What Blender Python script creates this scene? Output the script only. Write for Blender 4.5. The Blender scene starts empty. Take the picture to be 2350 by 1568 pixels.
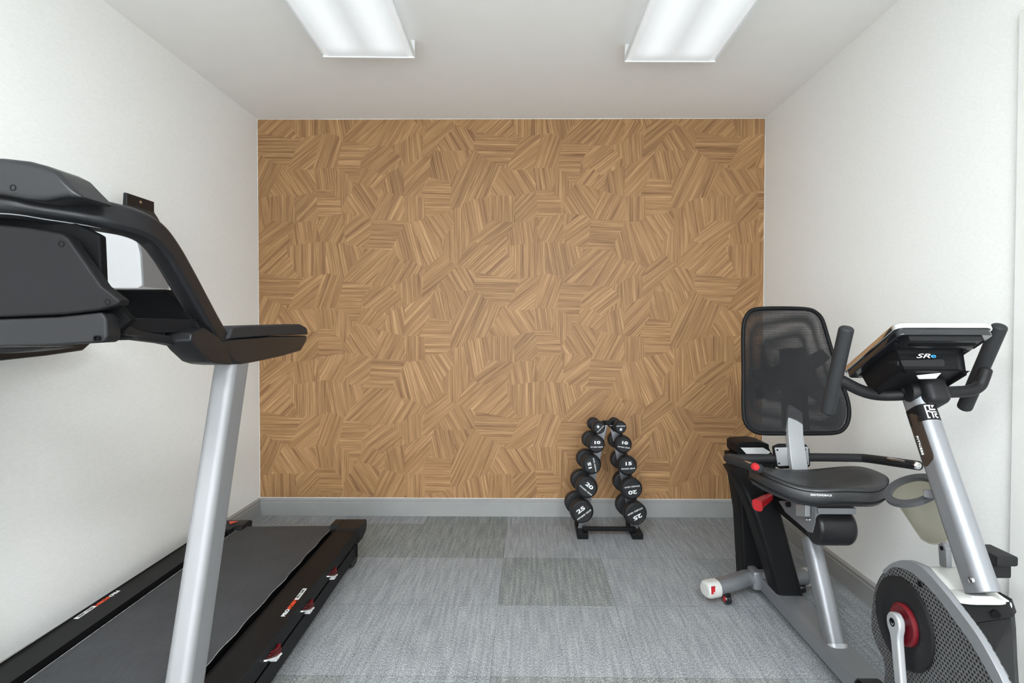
import bpy, bmesh, math, random
from mathutils import Vector, Matrix, noise
random.seed(7)
S = bpy.context.scene
C = S.collection

# ------------------------------------------------------------------ camera
W, H = 2350, 1568
F, SX, SY, PIT, YAW, ROL, CH = 1311.62, 24.888, -6.55, .019, .0093, .0017, 1.1813
cam_d = bpy.data.cameras.new('camera'); cam = bpy.data.objects.new('camera', cam_d); C.objects.link(cam)
cam_d.sensor_fit = 'HORIZONTAL'; cam_d.sensor_width = 36
cam_d.lens = F * 36 / W; cam_d.shift_x = -SX / W; cam_d.shift_y = SY / W
cam_d.clip_start = .02
cam.matrix_world = Matrix.Translation((0, 0, CH)) @ Matrix.Rotation(YAW, 4, 'Z') @ Matrix.Rotation(math.pi/2 - PIT, 4, 'X') @ Matrix.Rotation(ROL, 4, 'Z')
S.camera = cam

# ------------------------------------------------------------------ light and exposure
S.view_settings.view_transform = 'Standard'; S.view_settings.look = 'None'
S.view_settings.gamma = 1; S.view_settings.exposure = 0.24
S.view_settings.use_curve_mapping = False
LAMP = 5.5            # strength of the pair of ceiling lamps in front
FILL_REAR = 560.0      # strength of the unseen fill pair added behind the viewer
w = bpy.data.worlds.new('world'); S.world = w; w.use_nodes = True
w.node_tree.nodes['Background'].inputs[0].default_value = (.9, .95, 1, 1)
w.node_tree.nodes['Background'].inputs[1].default_value = .3

XL, XR, YB, YN, ZC = -1.6905, 1.4634, 3.5656, -2.2, 2.4783
# fill light added behind the viewer, sized like an unseen window
ld = bpy.data.lights.new('added_rear_fill', 'AREA'); ld.shape = 'RECTANGLE'; ld.size = 2.5; ld.size_y = 1.9
ld.energy = 118; ld.color = (.92, .965, 1)
lo_ = bpy.data.objects.new('added_rear_fill', ld); C.objects.link(lo_)
lo_.location = (.0, YN-.06, 1.15); lo_.rotation_euler = (math.radians(97), 0, 0)

# a point of the room seen at photo pixel (px, py), on the plane Y, X or Z
def at(px, py, Y=None, X=None, Z=None):
    u = px - W/2 - SX; v = py - H/2 - SY
    c, s = math.cos(ROL), math.sin(ROL)
    u, v = u*c + v*s, -u*s + v*c
    a, b = u/F, -v/F
    cp, sp = math.cos(PIT), math.sin(PIT)
    y, z = cp + b*sp, b*cp - sp
    cy, sy = math.cos(YAW), math.sin(YAW)
    d = Vector((a*cy - y*sy, a*sy + y*cy, z))
    t = Y/d.y if Y is not None else X/d.x if X is not None else (Z-CH)/d.z
    p = d*t; p.z += CH
    return p

# ------------------------------------------------------------------ materials
def new_mat(name):
    m = bpy.data.materials.new(name); m.use_nodes = True
    return m, m.node_tree.nodes, m.node_tree.links, m.node_tree.nodes['Principled BSDF']
def srgb(r, g, b):
    f = lambda c: ((c/255+.055)/1.055)**2.4 if c > 10 else c/255/12.92
    return (f(r), f(g), f(b), 1)
def mat(name, col, rough=.5, metal=0, bump=0, bscale=300, var=.04, vscale=8, spec=.5, coat=0, coord='Object'):
    m, N, L, B = new_mat(name)
    B.inputs['Roughness'].default_value = rough; B.inputs['Metallic'].default_value = metal
    B.inputs['Specular IOR Level'].default_value = spec
    B.inputs['Coat Weight'].default_value = coat
    tc = N.new('ShaderNodeTexCoord')
    nz = N.new('ShaderNodeTexNoise'); nz.inputs['Scale'].default_value = vscale; nz.inputs['Detail'].default_value = 4
    L.new(tc.outputs[coord], nz.inputs['Vector'])
    mr = N.new('ShaderNodeMapRange'); mr.inputs[3].default_value = 1-var; mr.inputs[4].default_value = 1+var
    mr.inputs[1].default_value = .3; mr.inputs[2].default_value = .7
    L.new(nz.outputs[0], mr.inputs[0])
    mx = N.new('ShaderNodeVectorMath'); mx.operation = 'SCALE'; mx.inputs[0].default_value = col[:3]
    L.new(mr.outputs[0], mx.inputs['Scale']); L.new(mx.outputs[0], B.inputs['Base Color'])
    if bump:
        n2 = N.new('ShaderNodeTexNoise'); n2.inputs['Scale'].default_value = bscale; n2.inputs['Detail'].default_value = 3
        L.new(tc.outputs[coord], n2.inputs['Vector'])
        bp = N.new('ShaderNodeBump'); bp.inputs['Strength'].default_value = bump; bp.inputs['Distance'].default_value = .001
        L.new(n2.outputs[0], bp.inputs['Height']); L.new(bp.outputs[0], B.inputs['Normal'])
    return m

def math_node(N, L, op, a, b=None, c=None):
    n = N.new('ShaderNodeMath'); n.operation = op
    for i, v in enumerate((a, b, c)):
        if v is None: continue
        if isinstance(v, (int, float)): n.inputs[i].default_value = v
        else: L.new(v, n.inputs[i])
    return n.outputs[0]

def carpet_mat(name, base, light, dark, amount):
    m, N, L, B = new_mat(name)
    B.inputs['Roughness'].default_value = .95; B.inputs['Specular IOR Level'].default_value = .15
    tc = N.new('ShaderNodeTexCoord'); mp = N.new('ShaderNodeMapping'); mp.inputs['Scale'].default_value = (420, 110, 1)
    L.new(tc.outputs['Object'], mp.inputs[0])
    n1 = N.new('ShaderNodeTexNoise'); n1.inputs['Scale'].default_value = 1; n1.inputs['Detail'].default_value = 2
    L.new(mp.outputs[0], n1.inputs['Vector'])
    mp2 = N.new('ShaderNodeMapping'); mp2.inputs['Scale'].default_value = (75, 5, 1)
    L.new(tc.outputs['Object'], mp2.inputs[0])
    n2 = N.new('ShaderNodeTexNoise'); n2.inputs['Scale'].default_value = 1; n2.inputs['Detail'].default_value = 3
    L.new(mp2.outputs[0], n2.inputs['Vector'])
    n3 = N.new('ShaderNodeTexNoise'); n3.inputs['Scale'].default_value = 3
    L.new(tc.outputs['Object'], n3.inputs['Vector'])
    s = math_node(N, L, 'ADD', math_node(N, L, 'MULTIPLY', n1.outputs[0], .75), math_node(N, L, 'MULTIPLY', n2.outputs[0], .25))
    cr = N.new('ShaderNodeValToRGB'); e = cr.color_ramp.elements
    e[0].position = .5 - amount; e[0].color = dark; e[1].position = .5 + amount; e[1].color = light
    k = cr.color_ramp.elements.new(.5); k.color = base
    L.new(s, cr.inputs[0])
    # woven joints between the half metre tiles
    sp = N.new('ShaderNodeSeparateXYZ'); L.new(tc.outputs['Object'], sp.inputs[0])
    fx = math_node(N, L, 'PINGPONG', math_node(N, L, 'ADD', sp.outputs[0], .126), .25)
    fx = math_node(N, L, 'PINGPONG', math_node(N, L, 'ADD', sp.outputs[0], .126+20), .25)
    fy = math_node(N, L, 'PINGPONG', math_node(N, L, 'ADD', sp.outputs[1], 20-.4106), .25)
    # pingpong(0.25) is zero every half metre
    mn = math_node(N, L, 'MINIMUM', fx, fy)
    j = math_node(N, L, 'LESS_THAN', mn, .0016)
    dk = math_node(N, L, 'SUBTRACT', 1.0, math_node(N, L, 'MULTIPLY', j, .28))
    v3 = math_node(N, L, 'ADD', .9, math_node(N, L, 'MULTIPLY', n3.outputs[0], .2))
    vm = N.new('ShaderNodeVectorMath'); vm.operation = 'SCALE'
    L.new(cr.outputs[0], vm.inputs[0]); L.new(math_node(N, L, 'MULTIPLY', dk, v3), vm.inputs['Scale'])
    L.new(vm.outputs[0], B.inputs['Base Color'])
    bp = N.new('ShaderNodeBump'); bp.inputs['Strength'].default_value = .5; bp.inputs['Distance'].default_value = .002
    L.new(n1.outputs[0], bp.inputs['Height']); L.new(bp.outputs[0], B.inputs['Normal'])
    return m

def wood_mat():
    m, N, L, B = new_mat('wood_veneer')
    B.inputs['Roughness'].default_value = .5; B.inputs['Specular IOR Level'].default_value = .3
    uv = N.new('ShaderNodeUVMap'); uv.uv_map = 'grain'
    def nz(sx, sy, det, dist=0):
        mp = N.new('ShaderNodeMapping'); mp.inputs['Scale'].default_value = (sx, sy, 1); L.new(uv.outputs[0], mp.inputs[0])
        n = N.new('ShaderNodeTexNoise'); n.inputs['Scale'].default_value = 1; n.inputs['Detail'].default_value = det
        n.inputs['Distortion'].default_value = dist
        L.new(mp.outputs[0], n.inputs['Vector']); return n.outputs[0]
    a = nz(2.5, 150, 3, .3); b = nz(1.2, 45, 2); c = nz(9, 480, 2)
    s = math_node(N, L, 'ADD', math_node(N, L, 'MULTIPLY', a, .42), math_node(N, L, 'ADD', math_node(N, L, 'MULTIPLY', b, .33), math_node(N, L, 'MULTIPLY', c, .25)))
    cr = N.new('ShaderNodeValToRGB'); el = cr.color_ramp.elements
    el[0].position = .34; el[0].color = srgb(106, 74, 46)
    el[1].position = .68; el[1].color = srgb(203, 164, 118)
    k = el.new(.46); k.color = srgb(142, 106, 71)
    k = el.new(.54); k.color = srgb(163, 125, 85)
    L.new(s, cr.inputs[0])
    at_ = N.new('ShaderNodeAttribute'); at_.attribute_name = 'tone'
    vm = N.new('ShaderNodeVectorMath'); vm.operation = 'SCALE'
    L.new(cr.outputs[0], vm.inputs[0]); L.new(at_.outputs['Fac'], vm.inputs['Scale'])
    L.new(vm.outputs[0], B.inputs['Base Color'])
    return m

def wall_mat():
    m, N, L, B = new_mat('painted_wallpaper')
    B.inputs['Roughness'].default_value = .8; B.inputs['Specular IOR Level'].default_value = .2
    tc = N.new('ShaderNodeTexCoord')
    mp = N.new('ShaderNodeMapping'); mp.inputs['Scale'].default_value = (60, 60, 260); L.new(tc.outputs['Object'], mp.inputs[0])
    n = N.new('ShaderNodeTexNoise'); n.inputs['Scale'].default_value = 1; n.inputs['Detail'].default_value = 3; L.new(mp.outputs[0], n.inputs['Vector'])
    cr = N.new('ShaderNodeValToRGB'); e = cr.color_ramp.elements
    e[0].position = .3; e[0].color = (.825, .83, .81, 1); e[1].position = .7; e[1].color = (.875, .88, .86, 1)
    L.new(n.outputs[0], cr.inputs[0]); L.new(cr.outputs[0], B.inputs['Base Color'])
    bp = N.new('ShaderNodeBump'); bp.inputs['Strength'].default_value = .15; bp.inputs['Distance'].default_value = .001
    L.new(n.outputs[0], bp.inputs['Height']); L.new(bp.outputs[0], B.inputs['Normal'])
    return m

def diffuser_mat(LAMP):
    # a prismatic lamp cover, brighter along the two tubes behind it
    m, N, L, B = new_mat('lit_lamp_cover')
    B.inputs['Base Color'].default_value = (.46, .48, .49, 1); B.inputs['Roughness'].default_value = .3
    tc = N.new('ShaderNodeTexCoord'); sp = N.new('ShaderNodeSeparateXYZ'); L.new(tc.outputs['Object'], sp.inputs[0])
    ax = math_node(N, L, 'ABSOLUTE', sp.outputs[0])
    d = math_node(N, L, 'ABSOLUTE', math_node(N, L, 'SUBTRACT', ax, .095))
    e = math_node(N, L, 'DIVIDE', d, .075)
    g = math_node(N, L, 'POWER', 2.718, math_node(N, L, 'MULTIPLY', math_node(N, L, 'MULTIPLY', e, e), -1.0))
    ends = N.new('ShaderNodeMapRange'); ends.interpolation_type = 'SMOOTHSTEP'
    ends.inputs[1].default_value = .60; ends.inputs[2].default_value = .50; ends.inputs[3].default_value = 0; ends.inputs[4].default_value = 1
    L.new(math_node(N, L, 'ABSOLUTE', sp.outputs[1]), ends.inputs[0])
    s = math_node(N, L, 'ADD', .060, math_node(N, L, 'MULTIPLY', math_node(N, L, 'MULTIPLY', g, ends.outputs[0]), .050))
    L.new(math_node(N, L, 'MULTIPLY', s, LAMP), B.inputs['Emission Strength'])
    B.inputs['Emission Color'].default_value = (.92, .97, 1, 1)
    return m

def dotted_mat(name, base, dot, pitch, r, rough=.45, metal=0, axes=(0, 1), bump=.6):
    # raised or punched dots in a staggered grid
    m, N, L, B = new_mat(name)
    B.inputs['Roughness'].default_value = rough; B.inputs['Metallic'].default_value = metal
    tc = N.new('ShaderNodeTexCoord'); sp = N.new('ShaderNodeSeparateXYZ'); L.new(tc.outputs['Object'], sp.inputs[0])
    a = math_node(N, L, 'DIVIDE', sp.outputs[axes[0]], pitch); b = math_node(N, L, 'DIVIDE', sp.outputs[axes[1]], pitch*.87)
    row = math_node(N, L, 'FLOOR', b)
    a2 = math_node(N, L, 'ADD', a, math_node(N, L, 'MULTIPLY', row, .5))
    fa = math_node(N, L, 'SUBTRACT', math_node(N, L, 'FRACT', a2), .5); fb = math_node(N, L, 'SUBTRACT', math_node(N, L, 'FRACT', b), .5)
    d = math_node(N, L, 'SQRT', math_node(N, L, 'ADD', math_node(N, L, 'MULTIPLY', fa, fa), math_node(N, L, 'MULTIPLY', fb, fb)))
    mk = N.new('ShaderNodeMapRange'); mk.inputs[1].default_value = r; mk.inputs[2].default_value = r*.7; L.new(d, mk.inputs[0])
    mx = N.new('ShaderNodeMix'); mx.data_type = 'RGBA'; mx.inputs[6].default_value = base; mx.inputs[7].default_value = dot
    L.new(mk.outputs[0], mx.inputs[0]); L.new(mx.outputs[2], B.inputs['Base Color'])
    bp = N.new('ShaderNodeBump'); bp.inputs['Strength'].default_value = abs(bump); bp.inputs['Distance'].default_value = .002; bp.invert = bump < 0
    L.new(mk.outputs[0], bp.inputs['Height']); L.new(bp.outputs[0], B.inputs['Normal'])
    return m

def belt_mat():
    m, N, L, B = new_mat('ribbed_belt')
    B.inputs['Roughness'].default_value = .62; B.inputs['Specular IOR Level'].default_value = .4
    tc = N.new('ShaderNodeTexCoord'); sp = N.new('ShaderNodeSeparateXYZ'); L.new(tc.outputs['Object'], sp.inputs[0])
    sn = math_node(N, L, 'SINE', math_node(N, L, 'MULTIPLY', sp.outputs[0], 2*math.pi/.0085))
    nz = N.new('ShaderNodeTexNoise'); nz.inputs['Scale'].default_value = 6; L.new(tc.outputs['Object'], nz.inputs['Vector'])
    s = math_node(N, L, 'ADD', math_node(N, L, 'MULTIPLY', sn, .22), .6)
    cr = N.new('ShaderNodeValToRGB'); e = cr.color_ramp.elements
    e[0].position = .3; e[0].color = (.006, .006, .007, 1); e[1].position = .85; e[1].color = (.078, .083, .09, 1)
    L.new(s, cr.inputs[0])
    vm = N.new('ShaderNodeVectorMath'); vm.operation = 'SCALE'; L.new(cr.outputs[0], vm.inputs[0])
    L.new(math_node(N, L, 'ADD', .7, math_node(N, L, 'MULTIPLY', nz.outputs[0], .6)), vm.inputs['Scale'])
    L.new(vm.outputs[0], B.inputs['Base Color'])
    bp = N.new('ShaderNodeBump'); bp.inputs['Strength'].default_value = .5; bp.inputs['Distance'].default_value = .001
    L.new(sn, bp.inputs['Height']); L.new(bp.outputs[0], B.inputs['Normal'])
    return m

def mesh_fabric_mat():
    m, N, L, B = new_mat('black_mesh_fabric')
    B.inputs['Base Color'].default_value = (.011, .011, .012, 1); B.inputs['Roughness'].default_value = .6; B.inputs['Specular IOR Level'].default_value = .25
    tc = N.new('ShaderNodeTexCoord'); sp = N.new('ShaderNodeSeparateXYZ'); L.new(tc.outputs['Object'], sp.inputs[0])
    k = 2*math.pi/.0052
    a = math_node(N, L, 'ADD', sp.outputs[0], math_node(N, L, 'MULTIPLY', sp.outputs[2], .58))
    b = math_node(N, L, 'SUBTRACT', sp.outputs[0], math_node(N, L, 'MULTIPLY', sp.outputs[2], .58))
    p = math_node(N, L, 'MULTIPLY', math_node(N, L, 'SINE', math_node(N, L, 'MULTIPLY', a, k)), math_node(N, L, 'SINE', math_node(N, L, 'MULTIPLY', b, k)))
    mk = N.new('ShaderNodeMapRange'); mk.inputs[1].default_value = .30; mk.inputs[2].default_value = .44; L.new(p, mk.inputs[0])
    tr = N.new('ShaderNodeBsdfTransparent'); mix = N.new('ShaderNodeMixShader')
    L.new(mk.outputs[0], mix.inputs[0]); L.new(B.outputs[0], mix.inputs[1]); L.new(tr.outputs[0], mix.inputs[2])
    L.new(mix.outputs[0], N['Material Output'].inputs[0])
    return m

M = {}
M['wall'] = wall_mat()
M['ceiling'] = mat('ceiling_paint', (.90, .90, .885, 1), .9, var=.01, bump=.1, bscale=120)
M['base'] = mat('grey_baseboard', (.29, .293, .287, 1), .45, var=.05)
M['wood'] = wood_mat()
M['white_paint'] = mat('white_paint', (.78, .78, .76, 1), .5, var=.02)
M['c_light'] = carpet_mat('carpet_pale_tile', srgb(139, 142, 145), srgb(186, 188, 189), srgb(98, 101, 105), .17)
M['c_dark'] = carpet_mat('carpet_dark_tile', srgb(123, 127, 127), srgb(172, 175, 170), srgb(82, 86, 88), .15)
M['c_mid'] = carpet_mat('carpet_grey_shaded_tile', srgb(133, 137, 140), srgb(176, 180, 183), srgb(94, 99, 104), .16)
M['cover'] = diffuser_mat(LAMP); M['cover_fill'] = diffuser_mat(FILL_REAR)
m, N_, L_, B_ = new_mat('lit_lamp_cover_side')
B_.inputs['Base Color'].default_value = (.8, .82, .83, 1); B_.inputs['Emission Color'].default_value = (.95, .98, 1, 1); B_.inputs['Emission Strength'].default_value = .04*LAMP
M['coverside'] = m
M['lampframe'] = mat('lamp_frame_white', (.8, .82, .82, 1), .35, var=.01)
M['black'] = mat('black_plastic', (.0065, .0065, .0072, 1), .48, bump=.05, bscale=500, var=.1, spec=.13)
M['blacksoft'] = mat('black_soft_plastic', (.009, .009, .010, 1), .5, bump=.08, bscale=600, var=.1, spec=.25)
M['satin'] = mat('satin_charcoal', (.011, .0113, .0125, 1), .33, var=.08, spec=.28)
M['gloss'] = mat('gloss_black', (.008, .008, .01, 1), .08, var=.05, coat=.5)
M['deep'] = mat('matte_black', (.003, .003, .0035, 1), .7, var=.1, spec=.1)
M['rubber'] = mat('black_rubber', (.010, .0105, .012, 1), .5, bump=.2, bscale=700, var=.1, spec=.4)
M['foam'] = mat('foam_grip', (.014, .0145, .016, 1), .62, bump=.2, bscale=900, var=.08, spec=.35)
M['vinyl'] = mat('black_vinyl', (.017, .0175, .019, 1), .38, bump=.15, bscale=260, var=.08, spec=.5)
M['silver'] = mat('silver_paint', (.225, .232, .247, 1), .42, metal=.5, var=.03)
M['silver2'] = mat('pale_silver_plastic', (.34, .35, .36, 1), .38, metal=.3, var=.03)
M['upright'] = mat('silver_upright_paint', (.215, .215, .222, 1), .5, metal=.3, var=.02)
M['chrome'] = mat('chrome', (.8, .8, .8, 1), .1, metal=1, var=.01)
M['ivory'] = mat('ivory_plastic', (.52, .52, .495, 1), .35, var=.02)
M['darkred'] = mat('dark_red_plastic', (.10, .002, .006, 1), .4, var=.06)
M['holdergrey'] = mat('dark_grey_plastic', (.05, .052, .056, 1), .4, var=.03)
M['shellwhite'] = mat('off_white_plastic', (.60, .60, .61, 1), .4, var=.02)
M['thread'] = mat('frayed_thread', (.25, .25, .25, 1), .9, var=.4, vscale=60)
M['greyplastic'] = mat('mid_grey_plastic', (.20, .20, .21, 1), .4, var=.03)
M['red'] = mat('red_plastic', (.42, .015, .02, 1), .3, var=.06)
M['orange'] = mat('orange_print', (.65, .06, .015, 1), .45, var=.04)
M['print'] = mat('white_print', (.75, .76, .76, 1), .5, var=.02)
M['paper'] = mat('white_label', (.78, .78, .78, 1), .5, var=.01)
M['steelplate'] = mat('grey_steel_plate', (.20, .205, .22, 1), .4, metal=.7, var=.06)
M['rail'] = dotted_mat('studded_foot_rail', (.028, .029, .031, 1), (.16, .165, .175, 1), .024, .15, .68, bump=.8)
M['hex'] = dotted_mat('honeycomb_shroud', (.10, .10, .102, 1), (.004, .004, .005, 1), .0105, .36, .4, .2, axes=(1, 2), bump=-1)
M['hexfine'] = dotted_mat('fine_honeycomb_decal', (.045, .03, .022, 1), (.004, .003, .003, 1), .0045, .34, .35, axes=(1, 2), bump=-.5)
M['belt'] = belt_mat()
M['fabric'] = mesh_fabric_mat()
M['blue'] = mat('blue_print', (.03, .3, .7, 1), .4)
m, N_, L_, B_ = new_mat('smoky_clear_plastic')
B_.inputs['Base Color'].default_value = (.34, .34, .32, 1); B_.inputs['Roughness'].default_value = .12
tr_ = N_.new('ShaderNodeBsdfTransparent'); tr_.inputs[0].default_value = (.84, .83, .78, 1); ms_ = N_.new('ShaderNodeMixShader'); ms_.inputs[0].default_value = .86
L_.new(B_.outputs[0], ms_.inputs[1]); L_.new(tr_.outputs[0], ms_.inputs[2]); L_.new(ms_.outputs[0], N_['Material Output'].inputs[0])
M['smoke'] = m
m, N_, L_, B_ = new_mat('screen_glass')
B_.inputs['Base Color'].default_value = (.01, .01, .012, 1); B_.inputs['Roughness'].default_value = .05
M['glass'] = m

# ------------------------------------------------------------------ object helpers
def tag(o, label=None, cat=None, group=None, kind=None):
    if label: o['label'] = label
    if cat: o['category'] = cat
    if group: o['group'] = group
    if kind: o['kind'] = kind
    return o
def thing(name, label, cat, loc=(0, 0, 0), group=None):
    o = bpy.data.objects.new(name, None); o.empty_display_size = .05; o.location = loc; C.objects.link(o)
    return tag(o, label, cat, group)
def put(name, bm, m, parent=None, smooth=40, label=None):
    bmesh.ops.recalc_face_normals(bm, faces=bm.faces)
    me = bpy.data.meshes.new(name); bm.to_mesh(me); bm.free()
    for mm in (m if isinstance(m, (list, tuple)) else [m]): me.materials.append(M[mm] if isinstance(mm, str) else mm)
    o = bpy.data.objects.new(name, me); C.objects.link(o)
    if smooth:
        for p in me.polygons: p.use_smooth = True
        me.set_sharp_from_angle(angle=math.radians(smooth))
        if len(me.polygons) > 12:
            wn = o.modifiers.new('normals', 'WEIGHTED_NORMAL'); wn.keep_sharp = True
    if parent:
        o.parent = parent
        L = Matrix.Identity(4); q = parent
        while q: L = Matrix.Translation(q.location) @ L; q = q.parent
        o.location = (0, 0, 0)
        o.matrix_parent_inverse = Matrix.Identity(4)
        inv = L.inverted()
        me.transform(inv)
    if label: o['label'] = label
    return o
def struct(name, bm, m, parent=None, smooth=0):
    o = put(name, bm, m, parent, smooth)
    if not parent: o['kind'] = 'structure'
    return o
def merge(dst, src):
    me = bpy.data.meshes.new('t'); src.to_mesh(me); dst.from_mesh(me); bpy.data.meshes.remove(me); src.free(); return dst
def bevel(bm, w, seg=2, ang=30):
    if w <= 0: return bm
    es = [e for e in bm.edges if len(e.link_faces) == 2 and e.calc_face_angle(0) > math.radians(ang)]
    bmesh.ops.bevel(bm, geom=es, offset=w, segments=seg, profile=.5, affect='EDGES', clamp_overlap=True)
    return bm
def box(x0, x1, y0, y1, z0, z1, bv=0, seg=2, bm=None):
    b = bmesh.new(); bmesh.ops.create_cube(b, size=1)
    for v in b.verts: v.co = Vector(((x0+x1)/2 + v.co.x*(x1-x0), (y0+y1)/2 + v.co.y*(y1-y0), (z0+z1)/2 + v.co.z*(z1-z0)))
    bevel(b, bv, seg)
    return merge(bm, b) if bm is not None else b
def obox(c, u, v, n, su, sv, sn, bv=0, seg=2, bm=None, taper=1):
    # box centred at c with axes u, v, n; taper scales the -n face
    b = bmesh.new(); bmesh.ops.create_cube(b, size=1)
    c = Vector(c)
    for q in b.verts:
        k = taper if q.co.z < 0 else 1
        q.co = c + u*(q.co.x*su*k) + v*(q.co.y*sv*k) + n*(q.co.z*sn)
    bevel(b, bv, seg)
    return merge(bm, b) if bm is not None else b
def prism(pts, off, bv=0, seg=2, bm=None):
    # closed outline pts (3D) extruded by the vector off
    b = bmesh.new(); off = Vector(off)
    a = [b.verts.new(p) for p in pts]; c = [b.verts.new(Vector(p)+off) for p in pts]
    b.faces.new(a); b.faces.new(c[::-1])
    for i in range(len(pts)):
        j = (i+1) % len(pts); b.faces.new((a[i], c[i], c[j], a[j]))
    bmesh.ops.recalc_face_normals(b, faces=b.faces)
    bevel(b, bv, seg)
    return merge(bm, b) if bm is not None else b
def spline(pts, k=6):
    P = [Vector(p) for p in pts]
    if len(P) < 3: return P
    out = []
    for i in range(len(P)-1):
        p0 = P[max(i-1, 0)]; p1 = P[i]; p2 = P[i+1]; p3 = P[min(i+2, len(P)-1)]
        for s in range(k):
            t = s/k
            out.append(.5*((2*p1) + (p2-p0)*t + (2*p0-5*p1+4*p2-p3)*t*t + (3*p1-p0-3*p2+p3)*t*t*t))
    out.append(P[-1]); return out
def sweep(pts, sec, up=(0, 0, 1), scale=None, cap=True, bm=None, closed=False):
    # sweep section sec (list of (a, b)) along pts; a goes sideways, b towards `up`
    P = [Vector(p) for p in pts]; n = len(P); up = Vector(up)
    b = bmesh.new(); rings = []
    for i, p in enumerate(P):
        if closed: t = P[(i+1) % n] - P[i-1]
        else: t = P[min(i+1, n-1)] - P[max(i-1, 0)]
        t.normalize()
        s = t.cross(up)
        if s.length < 1e-4: s = Vector((1, 0, 0))
        s.normalize(); q = s.cross(t)
        k = scale(i/(n-1)) if scale else 1
        if not isinstance(k, tuple): k = (k, k)
        rings.append([b.verts.new(p + s*(x*k[0]) + q*(y*k[1])) for x, y in sec])
    m_ = len(sec)
    for i in range(n if closed else n-1):
        r0, r1 = rings[i], rings[(i+1) % n]
        for j in range(m_): b.faces.new((r0[j], r0[(j+1) % m_], r1[(j+1) % m_], r1[j]))
    if cap and not closed:
        b.faces.new(rings[0][::-1]); b.faces.new(rings[-1])
    return merge(bm, b) if bm is not None else b
def circ(r, n=16, ry=None):
    ry = ry or r
    return [(r*math.cos(2*math.pi*i/n), ry*math.sin(2*math.pi*i/n)) for i in range(n)]
def rrect(w_, h_, r, k=4):
    out = []
    for cx, cy, a0 in ((w_/2-r, h_/2-r, 0), (-w_/2+r, h_/2-r, 90), (-w_/2+r, -h_/2+r, 180), (w_/2-r, -h_/2+r, 270)):
        for i in range(k+1):
            a = math.radians(a0 + 90*i/k); out.append((cx + r*math.cos(a), cy + r*math.sin(a)))
    return out
def tube(pts, r, up=(0, 0, 1), n=16, k=6, bm=None, round_end=True, smooth=True):
    P = spline(pts, k) if smooth else [Vector(p) for p in pts]
    if round_end:
        def ext(p, q):
            d = (p-q).normalized(); return [p + d*(r*.5*math.sin(a)) for a in (math.radians(80), math.radians(50), math.radians(25))], [math.cos(math.radians(a)) for a in (80, 50, 25)]
        e0, _ = ext(P[0], P[1]); e1, _ = ext(P[-1], P[-2])
        nP = len(P); P = e0 + P + e1[::-1]
        tot = len(P)-1; cs = [.25, .72, .93]
        def sc(t):
            i = round(t*tot)
            if i < 3: return cs[i]
            if i > tot-3: return cs[tot-i]
            return 1
        return sweep(P, circ(r, n), up, sc, bm=bm)
    return sweep(P, circ(r, n), up, bm=bm)
def lathe(c, axis, prof, n=32, bm=None):
    # prof: (distance along axis, radius)
    axis = Vector(axis).normalized(); c = Vector(c)
    s = axis.orthogonal().normalized(); q = axis.cross(s)
    b = bmesh.new(); rings = []
    for d, r in prof:
        if r < 1e-6: rings.append([b.verts.new(c+axis*d)]*n)
        else: rings.append([b.verts.new(c + axis*d + s*(r*math.cos(2*math.pi*i/n)) + q*(r*math.sin(2*math.pi*i/n))) for i in range(n)])
    for r0, r1 in zip(rings, rings[1:]):
        for j in range(n):
            vs = [r0[j], r0[(j+1) % n], r1[(j+1) % n], r1[j]]
            vs = list(dict.fromkeys(vs))
            if len(vs) > 2: b.faces.new(vs)
    for r in (rings[0], rings[-1]):
        if len(set(r)) > 2: b.faces.new(r)
    return merge(bm, b) if bm is not None else b
def rings_mesh(rings, bm=None, cap=True):
    b = bmesh.new(); R = [[b.verts.new(p) for p in r] for r in rings]; n = len(R[0])
    for r0, r1 in zip(R, R[1:]):
        for j in range(n): b.faces.new((r0[j], r0[(j+1) % n], r1[(j+1) % n], r1[j]))
    if cap: b.faces.new(R[0][::-1]); b.faces.new(R[-1])
    return merge(bm, b) if bm is not None else b
def text(name, s, size, c, u, v, m, parent, depth=.0006, align='CENTER', stretch=1, bold=.0, shear=0):
    # lettering centred at c, reading along u, upright along v
    cu = bpy.data.curves.new('t', 'FONT'); cu.body = s; cu.size = size; cu.align_x = align; cu.align_y = 'CENTER'
    cu.extrude = depth; cu.offset = bold; cu.shear = shear; cu.resolution_u = 3
    o = bpy.data.objects.new('t', cu); C.objects.link(o)
    dg = bpy.context.evaluated_depsgraph_get(); me = bpy.data.meshes.new_from_object(o.evaluated_get(dg))
    bpy.data.objects.remove(o); bpy.data.curves.remove(cu)
    u = Vector(u).normalized(); v = Vector(v); v = (v - u*v.dot(u)).normalized(); n = u.cross(v)
    mt = Matrix(((u.x, v.x, n.x, c[0]), (u.y, v.y, n.y, c[1]), (u.z, v.z, n.z, c[2]), (0, 0, 0, 1))) @ Matrix.Diagonal((stretch, 1, 1, 1))
    me.transform(mt)
    b = bmesh.new(); b.from_mesh(me); bpy.data.meshes.remove(me)
    return put(name, b, m, parent, 0)

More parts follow.
